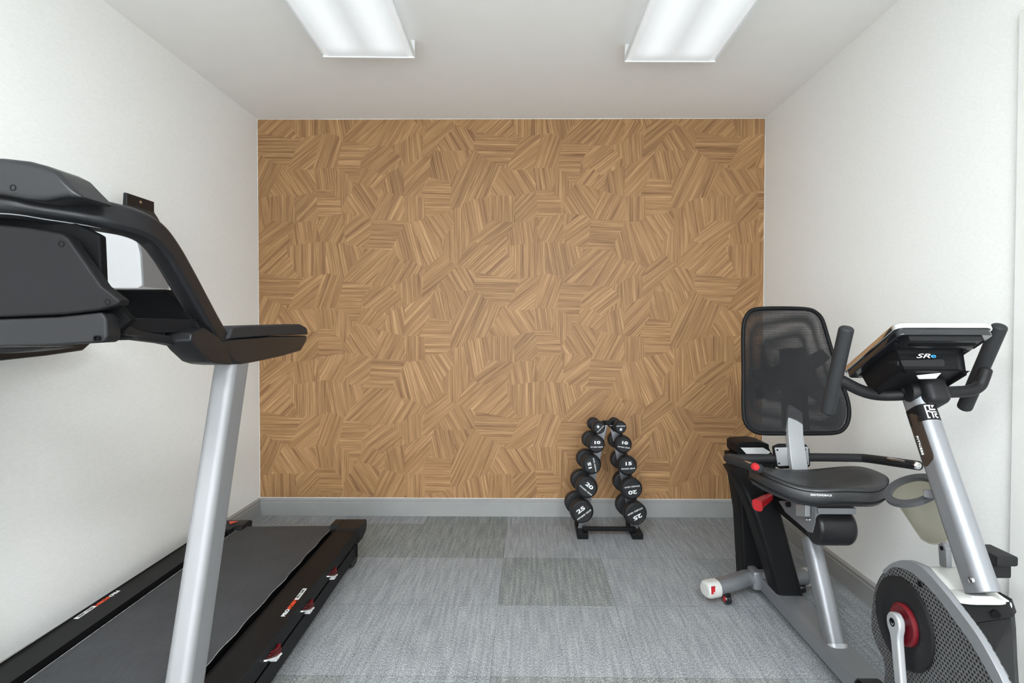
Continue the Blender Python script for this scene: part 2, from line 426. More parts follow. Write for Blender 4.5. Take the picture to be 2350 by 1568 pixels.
# ------------------------------------------------------------------ room shell
bm = bmesh.new()
xs = [XL] + [-.126+.5*k for k in range(-3, 4) if XL < -.126+.5*k < XR] + [XR]
ys = [YB] + [2.9106+.5-.5*k for k in range(0, 13) if 2.9106+.5-.5*k > YN] + [YN]
dark = {}
for i in range(len(xs)-1):
    for j in range(len(ys)-1):
        f = bm.faces.new([bm.verts.new((x, y, 0)) for x, y in ((xs[i], ys[j+1]), (xs[i+1], ys[j+1]), (xs[i+1], ys[j]), (xs[i], ys[j]))])
        cx, cy = (xs[i]+xs[i+1])/2, (ys[j]+ys[j+1])/2
        k = 0
        if -1.13 < cx < -.13 and 2.91 < cy < 3.41: k = 1
        if -.63 < cx < -.13 and cy > 3.41: k = 1
        if -.13 < cx < .38 and 2.41 < cy < 2.91: k = 1
        if cy < 1.91: k = 1 if (int((cx+5)*2) % 3) else 2
        elif k == 0 and (cx > .87 and cy < 2.9): k = 2  # greyer tiles around the bike: its shadow put into the carpet colour
        f.material_index = k
bmesh.ops.remove_doubles(bm, verts=bm.verts, dist=1e-5)
ret = bmesh.ops.extrude_face_region(bm, geom=bm.faces[:])
for v in [g for g in ret['geom'] if isinstance(g, bmesh.types.BMVert)]: v.co.z -= .1
fl = struct('floor', bm, ['c_light', 'c_dark', 'c_mid'])

T = .12
struct('ceiling', box(XL-T, XR+T, YN-T, YB+T, ZC, ZC+T), 'ceiling')
struct('wall_left', box(XL-T, XL, YN-T, YB+T, -.1, ZC), 'wall')
DY0, DY1, DZ = .78, 1.68, 2.06      # doorway in the right wall, just outside the frame
bm = box(XR, XR+T, DY1, YB+T, -.1, ZC)
box(XR, XR+T, YN-T, DY0, -.1, ZC, bm=bm); box(XR, XR+T, DY0, DY1, DZ, ZC, bm=bm)
struct('wall_right', bm, 'wall')
WN = (-1.4, 1.2, .15, 2.15)
bm = box(XL, WN[0], YN-T, YN, -.1, ZC); box(WN[1], XR, YN-T, YN, -.1, ZC, bm=bm); box(WN[0], WN[1], YN-T, YN, -.1, WN[2], bm=bm); box(WN[0], WN[1], YN-T, YN, WN[3], ZC, bm=bm)
struct('wall_near', bm, 'wall')
bm = box(WN[0], WN[0]+.04, YN-.03, YN+.01, WN[2], WN[3]); box(WN[1]-.04, WN[1], YN-.03, YN+.01, WN[2], WN[3], bm=bm); box(WN[0], WN[1], YN-.03, YN+.01, WN[2], WN[2]+.04, bm=bm); box(WN[0], WN[1], YN-.03, YN+.01, WN[3]-.04, WN[3], bm=bm)
struct('added_window_1', bm, 'white_paint')  # unseen window frame, added around the opening for the fill light
# back wall: veneer wallpaper of many small parquet pieces, its pattern 1.37 m by 0.87 m
struct('wall_back', box(XL, XR, YB+.004, YB+T, -.1, ZC), 'wall')
POLY = [
 (0, [(783,324),(817,326),(854,333),(834,356),(827,367),(824,396),(796,399),(773,384),(776,357),(782,334)]),
 (38, [(828,366),(857,333),(893,334),(913,352),(921,363),(895,385),(873,401),(857,388),(832,384)]),
 (52, [(824,396),(832,384),(857,388),(873,401),(846,426),(815,418)]),
 (93, [(914,327),(950,304),(972,296),(980,312),(983,340),(972,356),(945,372),(928,379),(921,363),(913,352)]),
 (42, [(783,644),(803,606),(828,583),(835,568),(868,569.6),(900,571),(850,653),(817,646)]),
 (58, [(900,571),(917,592),(932,606),(914,647),(893,654),(854,653),(850,650)]),
 (-2, [(852,501),(901.5,502),(930,505),(930,512),(910,545),(903,561),(900,572),(870.5,570),(832,566),(846,553),(848,522)]),
 (36, [(787.5,521),(817,489),(834,492),(852,501),(848,522),(846,553),(832,566),(812,563),(802,561),(790,544)]),
 (105, [(802,561),(812,561),(833,566),(830,583),(820,595),(813,606),(806,583)]),
 (100, [(749,551),(787,555),(802,561),(813,604),(805,610),(783,644),(766,633),(748,628),(744,594),(740,560)]),
 (62, [(753,493),(785,488),(788,521),(790,544),(787,556),(749,552),(738,560),(722,506)]),
 (-57, [(815,418),(846,426),(873,436),(856,501),(834,492),(817,489),(785,487),(783,471),(797,448)]),
 (63, [(873,434),(923,446),(929,483),(934,506),(903,503),(852,501)]),
 (100, [(888,398),(895,392),(928,378),(929,412),(925,448),(873,436)]),
 (45, [(846,426),(873,401),(888,398),(880,420),(873,436)]),
 (47, [(926,380),(928,400),(925,450),(961,452),(978,412),(987,407),(989,367),(996,347),(972,357),(945,372)]),
 (102, [(1002,343),(1031,341),(1039,367),(1047,395),(1030,416),(1007,414),(984,410),(987,367),(994,347)]),
 (112, [(1031,343),(1085,339),(1091,347),(1067,369),(1049,400),(1045,396),(1039,367)]),
 (120, [(1011,321),(1045,290),(1067,291),(1085,297),(1091,307),(1090,334),(1087,343),(1031,345),(1000,346)]),
 (38, [(973,612),(1017,577),(1032,592),(1048,606),(1011,642),(985,676),(965,680),(973,630)]),
 (-1, [(1091,301),(1137,303),(1178,310),(1189,315),(1200,318),(1180,347),(1165,378),(1137,378),(1123,368),(1112,361),(1093,349),(1086,343),(1088,323)]),
 (65, [(1087,341),(1096,349),(1110,360),(1129,371),(1101,456),(1088,462),(1067,462),(1061,475),(1032,480),(1031,427),(1047,394),(1076,357)]),
 (68, [(1124,368),(1143,375),(1153,385),(1132,424),(1120,452),(1099,456)]),
 (123, [(1150,383),(1167,385),(1200,384),(1222,384),(1234,437),(1218,443),(1189,450),(1169,451),(1134,451),(1121,439),(1130,423)]),
 (38, [(1161,389),(1167,374),(1180,347),(1191,323),(1200,316),(1245,302),(1235,336),(1224,380),(1222,387),(1200,388)]),
 (70, [(1243,303),(1262,306),(1280,311),(1289,322),(1288,334),(1282,357),(1277,386),(1222,387),(1233,336)]),
 (98, [(718,384),(765,384),(772,396),(773,412),(764,436),(740,437),(726,437)]),
 (90, [(773,384),(796,397),(799,412),(814,414),(803,443),(797,448),(785,471),(787,492),(779,490),(778,452),(766,450),(760,434),(769,412),(770,396)]),
 (0, [(796,397),(826,394),(817,419),(812,417),(804,414),(798,412)]),
 (0, [(722,435),(740,433),(762,434),(768,448),(780,452),(783,488),(753,495),(724,496)]),
 (47, [(673,448),(724,438),(729,490),(724,500),(700,508),(680,510),(675,480)]),
 (90, [(1118,451),(1134,447),(1174,447),(1182,512),(1147,510),(1120,507)]),
 (100, [(1060,466),(1089.5,454),(1120,449),(1123,506),(1107,529),(1088,544),(1081,550),(1070,527),(1060,483)]),
 (91, [(1030,478),(1062,472),(1064,494),(1074,527),(1083,548),(1069,569),(1047,608),(1030,595),(1027,583),(1027,527),(1037,512)]),
 (36, [(1120.5,504),(1147,505.5),(1184,508),(1174,528),(1125,565),(1089.5,557),(1080,551.5),(1104,527)]),
 (43, [(1080,549),(1110.6,559),(1123,561),(1156,536),(1169,547),(1161,565),(1168,583),(1190,634),(1180,638),(1091,622),(1046,606),(1067,569)]),
 (98, [(1180,508),(1216,505),(1227,557),(1178,564),(1167,562),(1169,538)]),
 (90, [(1157,563),(1178,560),(1226,554),(1250,550),(1250,610),(1252,628),(1243,627),(1190,636),(1180,622),(1164,583)]),
 (123, [(964,493),(983,490),(1014,484),(1039,476),(1041,510),(1030,528),(1014,551),(990,532)]),
 (114, [(930,505),(964,493),(990,528),(1014,549),(1017,579),(973,614),(958,590),(943,560),(933,530)]),
 (104, [(930,507),(942,510),(963,555),(974,614),(945,598),(915,592),(898,565),(910,545)]),
 (90, [(926,448),(963,448),(977,450),(979,494),(957,506),(930,507)]),
 (-1, [(984,406),(1030,414),(1035,430),(1032,481),(1014,488),(975,495),(973,450),(961,450)]),
 (60, [(915,590),(945,596),(973,610),(975,632),(950,626),(914,650),(930,606)]),
]
PX, PZ = 504., 320.
kx = YB/F
corner = at(589, 272, Y=YB)
bm = bmesh.new(); uvl = bm.loops.layers.uv.new('grain'); tone = bm.loops.layers.float.new('tone') if False else None
face_tone = []
def veneer(pts, ang, seed, y):
    rnd = random.Random(seed)
    try: f = bm.faces.new([bm.verts.new((px_, y, pz_)) for px_, pz_ in pts])
    except ValueError: return
    ca, sa = math.cos(math.radians(ang)), math.sin(math.radians(ang)); o1, o2 = rnd.uniform(0, 90), rnd.uniform(0, 90)
    for l in f.loops:
        x, z = l.vert.co.x, l.vert.co.z
        l[uvl].uv = (x*ca + z*sa + o1, -x*sa + z*ca + o2)
    t = rnd.uniform(.95, 1.05); face_tone.append(t)
    f.material_index = 0
def clip(poly, x0, x1, z0, z1):
    for ax, lim, sg in ((0, x0, 1), (0, x1, -1), (1, z0, 1), (1, z1, -1)):
        out = []
        for i in range(len(poly)):
            a, b = poly[i-1], poly[i]; ia = (a[ax]-lim)*sg >= 0; ib = (b[ax]-lim)*sg >= 0
            if ia != ib:
                t = (lim-a[ax])/(b[ax]-a[ax]); out.append((a[0]+(b[0]-a[0])*t, a[1]+(b[1]-a[1])*t))
            if ib: out.append(b)
        poly = out
        if not poly: return poly
    return poly
WX0, WX1, WZ0, WZ1 = XL+.0035, XR-.0035, .1115, ZC-.0035
veneer([(WX0, WZ0), (WX1, WZ0), (WX1, WZ1), (WX0, WZ1)], 84, 1, YB+.0035)
for n, (ang, pts) in enumerate(POLY):
    for i in range(-3, 4):
        for j in range(-2, 4):
            q = [(corner.x + (px_+i*PX-589)*kx, ZC - (py_+j*PZ-272)*kx) for px_, py_ in pts]
            q = clip(q, WX0, WX1, WZ0, WZ1)
            if len(q) > 2: veneer(q, ang, n*7+3, YB + .003 - n*.00005)
me = bpy.data.meshes.new('wallpaper'); bm.to_mesh(me); bm.free()
me.materials.append(M['wood'])
a_ = me.attributes.new('tone', 'FLOAT', 'FACE')
for i, t in enumerate(face_tone): a_.data[i].value = t
o = bpy.data.objects.new('wallpaper', me); C.objects.link(o); o.parent = bpy.data.objects['wall_back']

def baseboard(name, path, inward):
    prof = [(0, 0), (.013, 0), (.013, .082), (.0095, .086), (.0095, .090), (.012, .092), (.012, .099), (.004, .107), (0, .108)]
    b = bmesh.new(); rings = []
    for p in path:
        rings.append([b.verts.new((p[0]+inward[0]*d, p[1]+inward[1]*d, z)) for d, z in prof])
    for r0, r1 in zip(rings, rings[1:]):
        for j in range(len(prof)-1): b.faces.new((r0[j], r0[j+1], r1[j+1], r1[j]))
        b.faces.new((r0[-1], r0[0], r1[0], r1[-1]))
    b.faces.new(rings[0]); b.faces.new(rings[-1][::-1])
    return struct(name, b, 'base')
baseboard('baseboard_back', [(XL, YB), (XR, YB)], (0, -1))
baseboard('baseboard_left', [(XL, YN), (XL, YB)], (1, 0))
baseboard('baseboard_right', [(XR, DY1+.06), (XR, YB)], (-1, 0))
# door to the right of the bike: its painted casing just enters the frame
bm = box(XR-.012, XR+.02, DY1-.02, DY1+.045, 0, DZ+.06, .003); box(XR-.012, XR+.02, DY0-.06, DY0+.02, 0, DZ+.06, .003, bm=bm); box(XR-.012, XR+.02, DY0+.02, DY1-.02, DZ, DZ+.06, .003, bm=bm)
struct('trim_1', bm, 'white_paint', smooth=30)
dr = struct('door_1', box(XR+.03, XR+.07, DY0+.005, DY1-.005, 0.005, DZ-.005, .003), 'white_paint')
put('door_handle', lathe((XR+.03, DY0+.08, 1.0), (-1, 0, 0), [(0, .026), (.008, .026), (.01, .012), (.03, .012), (.035, .026), (.055, .028), (.06, 0)]), 'chrome', dr)

# ------------------------------------------------------------------ ceiling lamps
def lamp(x0, x1, y1, rot, label, cover='cover'):
    cx = (x0+x1)/2; cy = y1-.61; zb = ZC-.078
    t = thing('ceiling_light', label, 'ceiling light', (cx, cy, ZC))
    t.rotation_euler = (0, 0, rot)
    wd = (x1-x0)
    c = (cx, cy)
    # body pan against the ceiling
    put('housing', box(cx-wd/2+.03, cx+wd/2-.03, cy-.60, cy+.60, ZC-.03, ZC, .004), 'lampframe', t)
    sec = [(-wd/2+.02, ZC-.028), (-wd/2+.004, zb+.014), (-wd/2+.012, zb+.002), (-wd/2+.03, zb), (wd/2-.03, zb), (wd/2-.012, zb+.002), (wd/2-.004, zb+.014), (wd/2-.02, ZC-.028)]
    b = bmesh.new(); r0 = [b.verts.new((cx+a, cy-.6, z)) for a, z in sec]; r1 = [b.verts.new((cx+a, cy+.6, z)) for a, z in sec]
    for i in range(len(sec)-1):
        f = b.faces.new((r0[i], r0[i+1], r1[i+1], r1[i]))
        f.material_index = 0 if i == 3 else 1
    put('diffuser', b, [cover, 'coverside'], t)
    for s in (-1, 1):
        y = cy + s*.604
        put('end_cap', box(cx-wd/2, cx+wd/2, y-.006, y+.006, zb-.004, ZC, .003), 'lampframe', t)
    for s in (-1, 1):
        put('side_lip', box(cx+s*(wd/2-.002)-.003, cx+s*(wd/2-.002)+.003, cy-.6, cy+.6, zb, zb+.022, .001), 'lampframe', t)
    return t
lamp(-.911, -.498, 2.600, .026, 'lit fluorescent ceiling light on the left, above the treadmill side')
lamp(.446, .861, 2.650, .012, 'lit fluorescent ceiling light on the right, towards the exercise bike')
# unseen second pair, added behind the camera to brighten the room
g = 'pair of added fill lights behind the viewer'
for x in (-.7, .65):
    t = lamp(x-.2, x+.2, -.05, 0, 'added fill light on the unseen ceiling behind the viewer', 'cover_fill'); t['group'] = g
    t['label'] = 'added fill light on the unseen ceiling behind the viewer, ' + ('left one' if x < 0 else 'right one')

# ------------------------------------------------------------------ wall dispenser
D = thing('wall_dispenser', 'white and smoky black wall dispenser behind the treadmill arm', 'dispenser', (XL, 2.33, 1.33))
y0, y1 = 2.25, 2.42
side = [(XL, 1.335), (-1.545, 1.335), (-1.53, 1.345), (-1.536, 1.472), (-1.568, 1.60), (-1.58, 1.635), (-1.62, 1.645), (XL, 1.645)]
put('body', prism([(x, y0, z) for x, z in side], (0, y1-y0, 0), .005), 'shellwhite', D, label='white body')
cv = [(-1.575, 1.585), (-1.549, 1.585), (-1.556, 1.62), (-1.570, 1.645), (-1.585, 1.668), (-1.585, 1.712), (-1.60, 1.714), (-1.604, 1.66)]
put('front_panel', prism([(x, y0+.006, z) for x, z in ((-1.533, 1.343), (-1.523, 1.343), (-1.530, 1.47), (-1.557, 1.60), (-1.567, 1.60))], (0, y1-y0-.012, 0), .002), 'greyplastic', D, label='mid grey front panel')
put('front_cover', prism([(x, y0+.002, z) for x, z in cv], (0, y1-y0-.004, 0), .003), 'satin', D, label='glossy black front cover')
put('lock', lathe((-1.586, 2.33, 1.692), (1, 0, 0), [(0, .006), (.003, .006), (.004, 0)], 12), 'chrome', D)

# ------------------------------------------------------------------ treadmill
TO = Vector((-.846, 2.938, 0)); TA = Vector((-.99924, -.0389, 0)); TB = Vector((.0389, -.99924, 0)); UP = Vector((0, 0, 1))
def T_(a, b, z): return TO + TA*a + TB*b + UP*(z + .0144*b)
TM = thing('treadmill', 'black treadmill with silver uprights along the left wall', 'treadmill', (-1.2, 2.0, 0))
def tbox(a0, a1, b0, b1, z0, z1, bv=.004, bm=None):
    b = bmesh.new(); bmesh.ops.create_cube(b, size=1)
    for v in b.verts: v.co = T_(a0 + (v.co.x+.5)*(a1-a0), b0 + (v.co.y+.5)*(b1-b0), z0 + (v.co.z+.5)*(z1-z0))
    bevel(b, bv, 2); return merge(bm, b) if bm is not None else b
TW = .735
# belt: a loop round two rollers with slightly frayed edges
def belt():
    b = bmesh.new(); loop = []
    r = .022; zt = .168
    for i in range(46): loop.append((.045 + 1.72*i/45, zt))
    for i in range(1, 10): a = math.pi*i/10; loop.append((1.765 + r*math.sin(a), zt - r + r*math.cos(a)))
    for i in range(46): loop.append((1.765 - 1.72*i/45, zt-2*r))
    for i in range(1, 10): a = math.pi*i/10; loop.append((.045 - r*math.sin(a), zt - r - r*math.cos(a)))
    rings = []
    for k, (bb, z) in enumerate(loop):
        j = .0035*noise.noise(Vector((bb*14, z*5, 0))) + .002*math.sin(bb*33)
        rings.append([b.verts.new(T_(.148+j, bb, z)), b.verts.new(T_(.26, bb, z)), b.verts.new(T_(.5, bb, z)), b.verts.new(T_(.612, bb, z))])
    n = len(rings)
    for i in range(n):
        for j in range(3): b.faces.new((rings[i][j], rings[i][j+1], rings[(i+1) % n][j+1], rings[(i+1) % n][j]))
    return b
put('running_belt', belt(), 'belt', TM, 60)
for a_e, sg in ((.148, 1), (.612, 0)):
    P = [T_(a_e + (.0035*noise.noise(Vector((b_*14, .84, 0))) + .002*math.sin(b_*33))*sg, b_, .1685) for b_ in [.05+1.70*i/120 for i in range(121)]]
    put('frayed_edge', sweep(P, circ(.0013, 6)), 'thread', TM, label='pale frayed belt edge')
put('deck_board', tbox(.145, .605, .09, 1.72, .128, .160, .002), 'deep', TM)
put('rear_roller', lathe(T_(.125, .045, .146), TA, [(0, .0195), (.5, .0195)], 24), 'steelplate', TM)
for s in (0, 1):
    a0, a1 = (0, .108) if s == 0 else (TW-.108, TW)
    fr_ = put('foot_rail', tbox(a0, a1, .14, 1.78, .135, .180, .006), ['rail', 'black'], TM)
    for pz_ in fr_.data.polygons:
        if pz_.normal.z < .9: pz_.material_index = 1
    put('frame_rail', tbox(a0+.012, a1-.03, .12, 1.85, .045, .098, .005), 'black', TM)
    e0, e1 = (-.004, .112) if s == 0 else (TW-.112, TW+.004)
    i0, i1 = (.108, .15) if s == 0 else (TW-.15, TW-.108)
    bb = bmesh.new()
    pr = [(-.03, .178), (.0, .186), (.15, .184), (.15, .14), (.13, .11), (.06, .105), (-.01, .12), (-.032, .14)]
    prism([T_(e0, b_, z_) for b_, z_ in pr], TA*(e1-e0), .005, bm=bb)
    pr2 = [(-.025, .176), (.0, .188), (.085, .188), (.10, .172), (.10, .135), (-.02, .135)]
    prism([T_(i0, b_, z_) for b_, z_ in pr2], TA*(i1-i0), .003, bm=bb)
    cap = put('end_cap', bb, 'blacksoft', TM)
    tri = [T_((.02 if s == 0 else TW-.118), b_, .189) for b_ in (.012, .05)]
    if s == 1:
        p = [T_(TW-.10, .02, .1885), T_(TW-.05, .02, .1885), T_(TW-.08, .07, .1885)]
        put('warning_mark', prism(p, (0, 0, .0008)), 'orange', cap)
    put('rear_foot', prism([T_(e0+.02, b_, z_) for b_, z_ in ((.07, .11), (.21, .11), (.21, .05), (.19, .012), (.16, 0), (.10, 0), (.075, .02))], TA*.06, .004), 'rubber', TM)
    # belt side gap with its dark liner
    g0, g1 = (.108, .137) if s == 0 else (TW-.137, TW-.108)
    put('inner_channel', tbox(g0, g1, .1, 1.78, .10, .135, 0), 'deep', TM)
# spring cushions between rail and frame
def cushion(ref, off, across):
    # ref: the front cushion's outline as seen from the side; off slides it along the deck
    def pp(px_, py_): return at(px_, py_, X=-.796) + off + across
    root = None
    for i, (l, m_, r_) in enumerate((((624, 1497), (636, 1490), (643, 1480)), ((619, 1504), (634, 1497), (644, 1488)), ((613, 1511), (631, 1504), (644, 1496)))):
        P = spline([pp(*l), pp(*m_), pp(*r_)], 4)
        b_ = sweep([p + TA*.014 for p in P], rrect(.034, .0075, .003, 2), up=UP, scale=lambda t: (1, .35+.9*t))
        if root is None: root = put('spring_cushion', b_, 'darkred', TM, 50, label='dark red layered spring cushion')
        else: put('cushion_layer', b_, 'darkred', root, 50)
    P = spline([pp(607, 1517), pp(624, 1512), pp(636, 1507), pp(643, 1500)], 4)
    b_ = sweep([p + TA*.012 for p in P], rrect(.038, .004, .0015, 2), up=UP)
    prism([pp(632, 1509), pp(643, 1502), pp(642, 1510), pp(634, 1519)], TA*.03, .001, bm=b_)
    put('cushion_edge', b_, 'paper', root, 50, label='white lower edge')
rf = at(632, 1500, X=-.796)
for px_, py_ in ((632, 1500), (715, 1388), (775, 1304)):
    p = at(px_, py_, X=-.82); b0 = (p-TO).dot(TB); bref = (at(632, 1500, X=-.82)-TO).dot(TB)
    off = TB*(b0-bref) + UP*(.0144*(b0-bref))
    cushion(rf, off, Vector((0, 0, 0))); cushion(rf, off, TA*(TW-.022))
# lettering on both rails
def brand(a, b_mid, flip):
    u = -TB if not flip else TB; v = TA if not flip else -TA
    s = 1 if not flip else -1
    z = .1806
    c0 = lambda k: T_(a, b_mid - s*k, z)
    text('lettering', 'PRO', .019, c0(-.078), u, v, 'print', TM, stretch=1.35, bold=.0006)
    text('lettering', '-FORM', .019, c0(-.018), u, v, 'orange', TM, stretch=1.30, bold=.0008)
    q = c0(.066)
    pl = put('name_plate', obox(q, u, v, UP, .088, .015, .0012), 'print', TM)
    text('lettering', 'PRO 2000', .013, q + UP*.0008, u, v, 'black', pl, stretch=1.25)
mid = (at(684, 1385, Z=.19) - TO).dot(TB)
brand(.028, mid, False)
mid = (at(212, 1388, Z=.19) - TO).dot(TB)
brand(TW-.014, mid, True)
# motor hood and front frame, nearest the viewer
hood = [(1.70, .17), (1.74, .24), (1.85, .285), (2.02, .27), (2.10, .20), (2.11, .06), (1.70, .06)]
put('motor_hood', prism([T_(.03, b_, z_) for b_, z_ in hood], TA*(TW-.06), .02, 3), 'satin', TM)
for s in (0, 1):
    put('front_wheel', lathe(T_(.06 if s == 0 else TW-.10, 2.0, .01), TA, [(0, .0), (0, .035), (.04, .035), (.04, 0)], 24), 'rubber', TM)
# uprights, arms and console
MX = -1.205           # middle plane of the treadmill at the console
def mirror(p): return Vector((2*MX - p[0] - .0, p[1] + .0, p[2]))
for s in (0, 1):
    f_ = (lambda p: Vector(p)) if s == 0 else mirror
    lo, hi = at(420, 1600, X=-.83), at(533, 830, X=-.825)
    d = (hi-lo).normalized(); lo = lo - d*(lo.z-.06)/d.z; hi = hi + d*.03
    put('upright', sweep([f_(lo), f_(hi)], rrect(.062, .092, .020, 5), up=(0, 1, 0)), 'upright', TM, 50, label='silver upright')
    put('upright_foot', prism([f_(p) for p in (Vector((-.79, lo.y-.10, .03)), Vector((-.79, lo.y+.10, .03)), Vector((-.79, lo.y+.07, .13)), Vector((-.79, lo.y-.07, .13)))], (-.075 if s == 0 else .075, 0, 0), .008), 'black', TM)
    # shoulder cover at the top of the upright and the lower half of the grip
    X0 = -.79
    sh = [(438,783),(455,805),(480,830),(497,836),(522,838),(536,838),(528,812),(505,775),(470,752),(440,765)]
    b1 = prism([f_(at(a, b_, X=X0)) for a, b_ in sh], (-.07 if s == 0 else .07, 0, 0), .006)
    put('shoulder_cover', b1, 'satin', TM)
    gl = [(500,786),(540,836),(555,838),(600,829),(650,818),(692,806),(704,785),(707,770),(620,772),(530,779)]
    put('grip_shell', prism([f_(at(a, b_, X=X0)) for a, b_ in gl], (-.066 if s == 0 else .066, 0, 0), .009, 3), 'satin', TM, label='satin charcoal grip shell')
    gp = [(524,779),(534,752),(560,748),(690,744),(705,752),(708,768),(620,771),(530,778)]
    put('hand_grip', prism([f_(at(a, b_, X=X0+.001)) for a, b_ in gp], (-.068 if s == 0 else .068, 0, 0), .010, 3), 'foam', TM, label='soft grey hand grip')
    arm = [at(512, 806, X=-.823), at(470, 735, X=-.822), at(420, 645, X=-.82), at(380, 578, X=-.82), at(345, 536, X=-.82), at(300, 512, X=-.825), at(220, 494, X=-.85), at(120, 478, Y=1.09), at(0, 462, Y=1.06)]
    arm.append(Vector((MX, 1.05, arm[-1].z)))
    P = spline(arm, 6)
    put('side_arm', sweep([f_(p) for p in P], rrect(.05, .056, .014, 4), up=(1, 0, 0) if False else (0, .5, .86)), 'satin', TM, 50)
    # inner rib line of the arm
    P2 = [Vector(p) + Vector((.004, -.012, -.024)) for p in P[27:]]
    put('arm_trim', sweep([f_(p) for p in P2], circ(.002, 8)), 'silver', TM)
    # brace from the console to the shoulder
    br = [at(262, 748, Y=1.20), at(440, 748, X=-.83)]
    put('cross_brace', sweep([f_(p) for p in br], rrect(.03, .033, .003, 2)), 'black', TM)
    b4 = prism([f_(at(a, b_, X=-.835)) for a, b_ in ((262,735),(330,760),(450,782),(500,770),(520,812),(500,822),(440,801),(380,788),(310,779))], (-.03 if s == 0 else .03, 0, 0), .004)
    put('lower_brace', b4, 'blacksoft', TM)
# console body
def cx(a, b_, Y): return at(a, b_, Y=Y)
def sym_prism(pts, Y, dep, bv, nm, m_, parent=TM, **kw):
    R = [cx(a, b_, Y) for a, b_ in pts]           # right-hand outline, first and last on the middle plane
    R = [Vector((MX, R[0].y, R[0].z))] + R + [Vector((MX, R[-1].y, R[-1].z))]
    Lf = [mirror(p) for p in R[1:-1]][::-1]
    return put(nm, prism(R + Lf, (0, dep, 0), bv, 3), m_, parent, **kw)
sym_prism([(0,360),(60,367),(100,378),(128,392),(150,415),(190,455),(150,452),(100,460),(60,458),(0,447)], 1.02, .09, .016, 'console_top', 'satin', label='satin charcoal console top')
inner = sym_prism([(0,470),(130,490),(228,540),(233,655),(270,700),(300,735),(250,778),(0,785)], 1.09, .02, .004, 'console_body', 'deep')
b5 = prism([at(a, b_, Y=1.39) for a, b_ in ((225,664),(382,664),(455,745),(470,775),(255,772),(225,700))], (0, .05, 0), .006)
put('side_pocket', b5, 'deep', TM)
cov = sym_prism([(0,515),(60,521),(138,534),(156,546),(232,655),(277,690),(268,702),(225,713),(150,722),(0,728)], 1.05, .03, .008, 'back_cover', 'black')
low = sym_prism([(0,732),(130,727),(232,716),(243,730),(245,775),(238,786),(120,793),(0,796)], 1.055, .04, .008, 'lower_cover', 'blacksoft')
sym_prism([(0,798),(60,797),(98,797),(103,800),(60,806),(0,812)], 1.10, .08, .004, 'accessory_tray', 'black')
put('side_link', prism([at(a, b_, Y=1.12) for a, b_ in ((240,720),(262,735),(264,768),(310,772),(320,780),(246,782))], (0, .03, 0), .003), 'black', TM)
for a, b_, p_ in ((30, 431, None), (141, 560, cov), (247, 693, cov), (221, 777, low)):
    Y = 1.02 if p_ is None else 1.05
    c = at(a, b_, Y=Y)
    put('screw_hole', lathe(c+Vector((0, .004, 0)), (0, -1, 0), [(0, 0), (0, .0052), (.0046, .0058), (.0046, .0042), (.001, .0040), (.001, 0)], 16), 'deep', TM if p_ is None else p_)
scr = put('display', obox((MX, 1.175, 1.385), Vector((1, 0, 0)), Vector((0, .35, .94)).normalized(), Vector((0, .94, -.35)).normalized(), .55, .13, .02, .006), 'satin', TM)
put('screen', obox((MX, 1.187, 1.387), Vector((1, 0, 0)), Vector((0, .35, .94)).normalized(), Vector((0, .94, -.35)).normalized(), .40, .09, .004), 'glass', scr)

# ------------------------------------------------------------------ dumbbell rack and dumbbells
RY = 3.26
RK = thing('dumbbell_rack', 'black A-frame rack standing against the wood-patterned wall', 'rack', (.46, RY, 0))
zf = .034
for s, (fx0, fx1) in ((-1, (.278, .338)), (1, (.584, .644))):
    put('foot', box(fx0, fx1, 3.172, 3.40, 0, zf, .003), 'black', RK)
    top = Vector((.46+s*.026, 3.262, .635)); bot = Vector(((fx0+fx1)/2, 3.262, zf-.004))
    dd = (top-bot).normalized()
    b = sweep([bot, top], rrect(.042, .012, .002, 2), up=(0, 1, 0))
    post = put('side_post', b, 'steelplate', RK, label='grey steel side post')
    # cradles that carry the handles
put('cross_bar', box(.31, .61, 3.205, 3.227, .034, .056, .003), 'black', RK)
put('top_plate', prism([(.415, 3.256, .625), (.505, 3.256, .625), (.495, 3.256, .652), (.425, 3.256, .652)], (0, .014, 0), .002), 'black', RK)
for s in (-1, 1):
    put('bolt', lathe((.46+s*.022, 3.256, .642), (0, -1, 0), [(0, .007), (.004, .006), (.005, 0)], 12), 'deep', RK)
LB = {5: (.0155, .085), 10: (.0205, .10), 15: (.0228, .108), 20: (.0258, .116), 25: (.0278, .122)}
spec = [ # weight, px, py, front Y, head radius, half handle, lettering angle, yaw
 ('L', 5, 1375.2, 982.2, 3.165, .0365, 45), ('L', 10, 1369.5, 1021, 3.15, .0485, 0), ('L', 15, 1359, 1068, 3.135, .054, 102), ('L', 20, 1348.4, 1120.5, 3.12, .060, -40), ('L', 25, 1336.8, 1176, 3.105, .064, 35),
 ('R', 5, 1424.8, 982, 3.165, .0355, 180), ('R', 10, 1432, 1021.6, 3.15, .0485, -10), ('R', 15, 1441.5, 1070, 3.135, .054, 2), ('R', 20, 1451, 1123.7, 3.12, .060, 186), ('R', 25, 1460, 1180.5, 3.105, .064, 205)]
names = {5: 'five', 10: 'ten', 15: 'fifteen', 20: 'twenty', 25: 'twenty-five'}
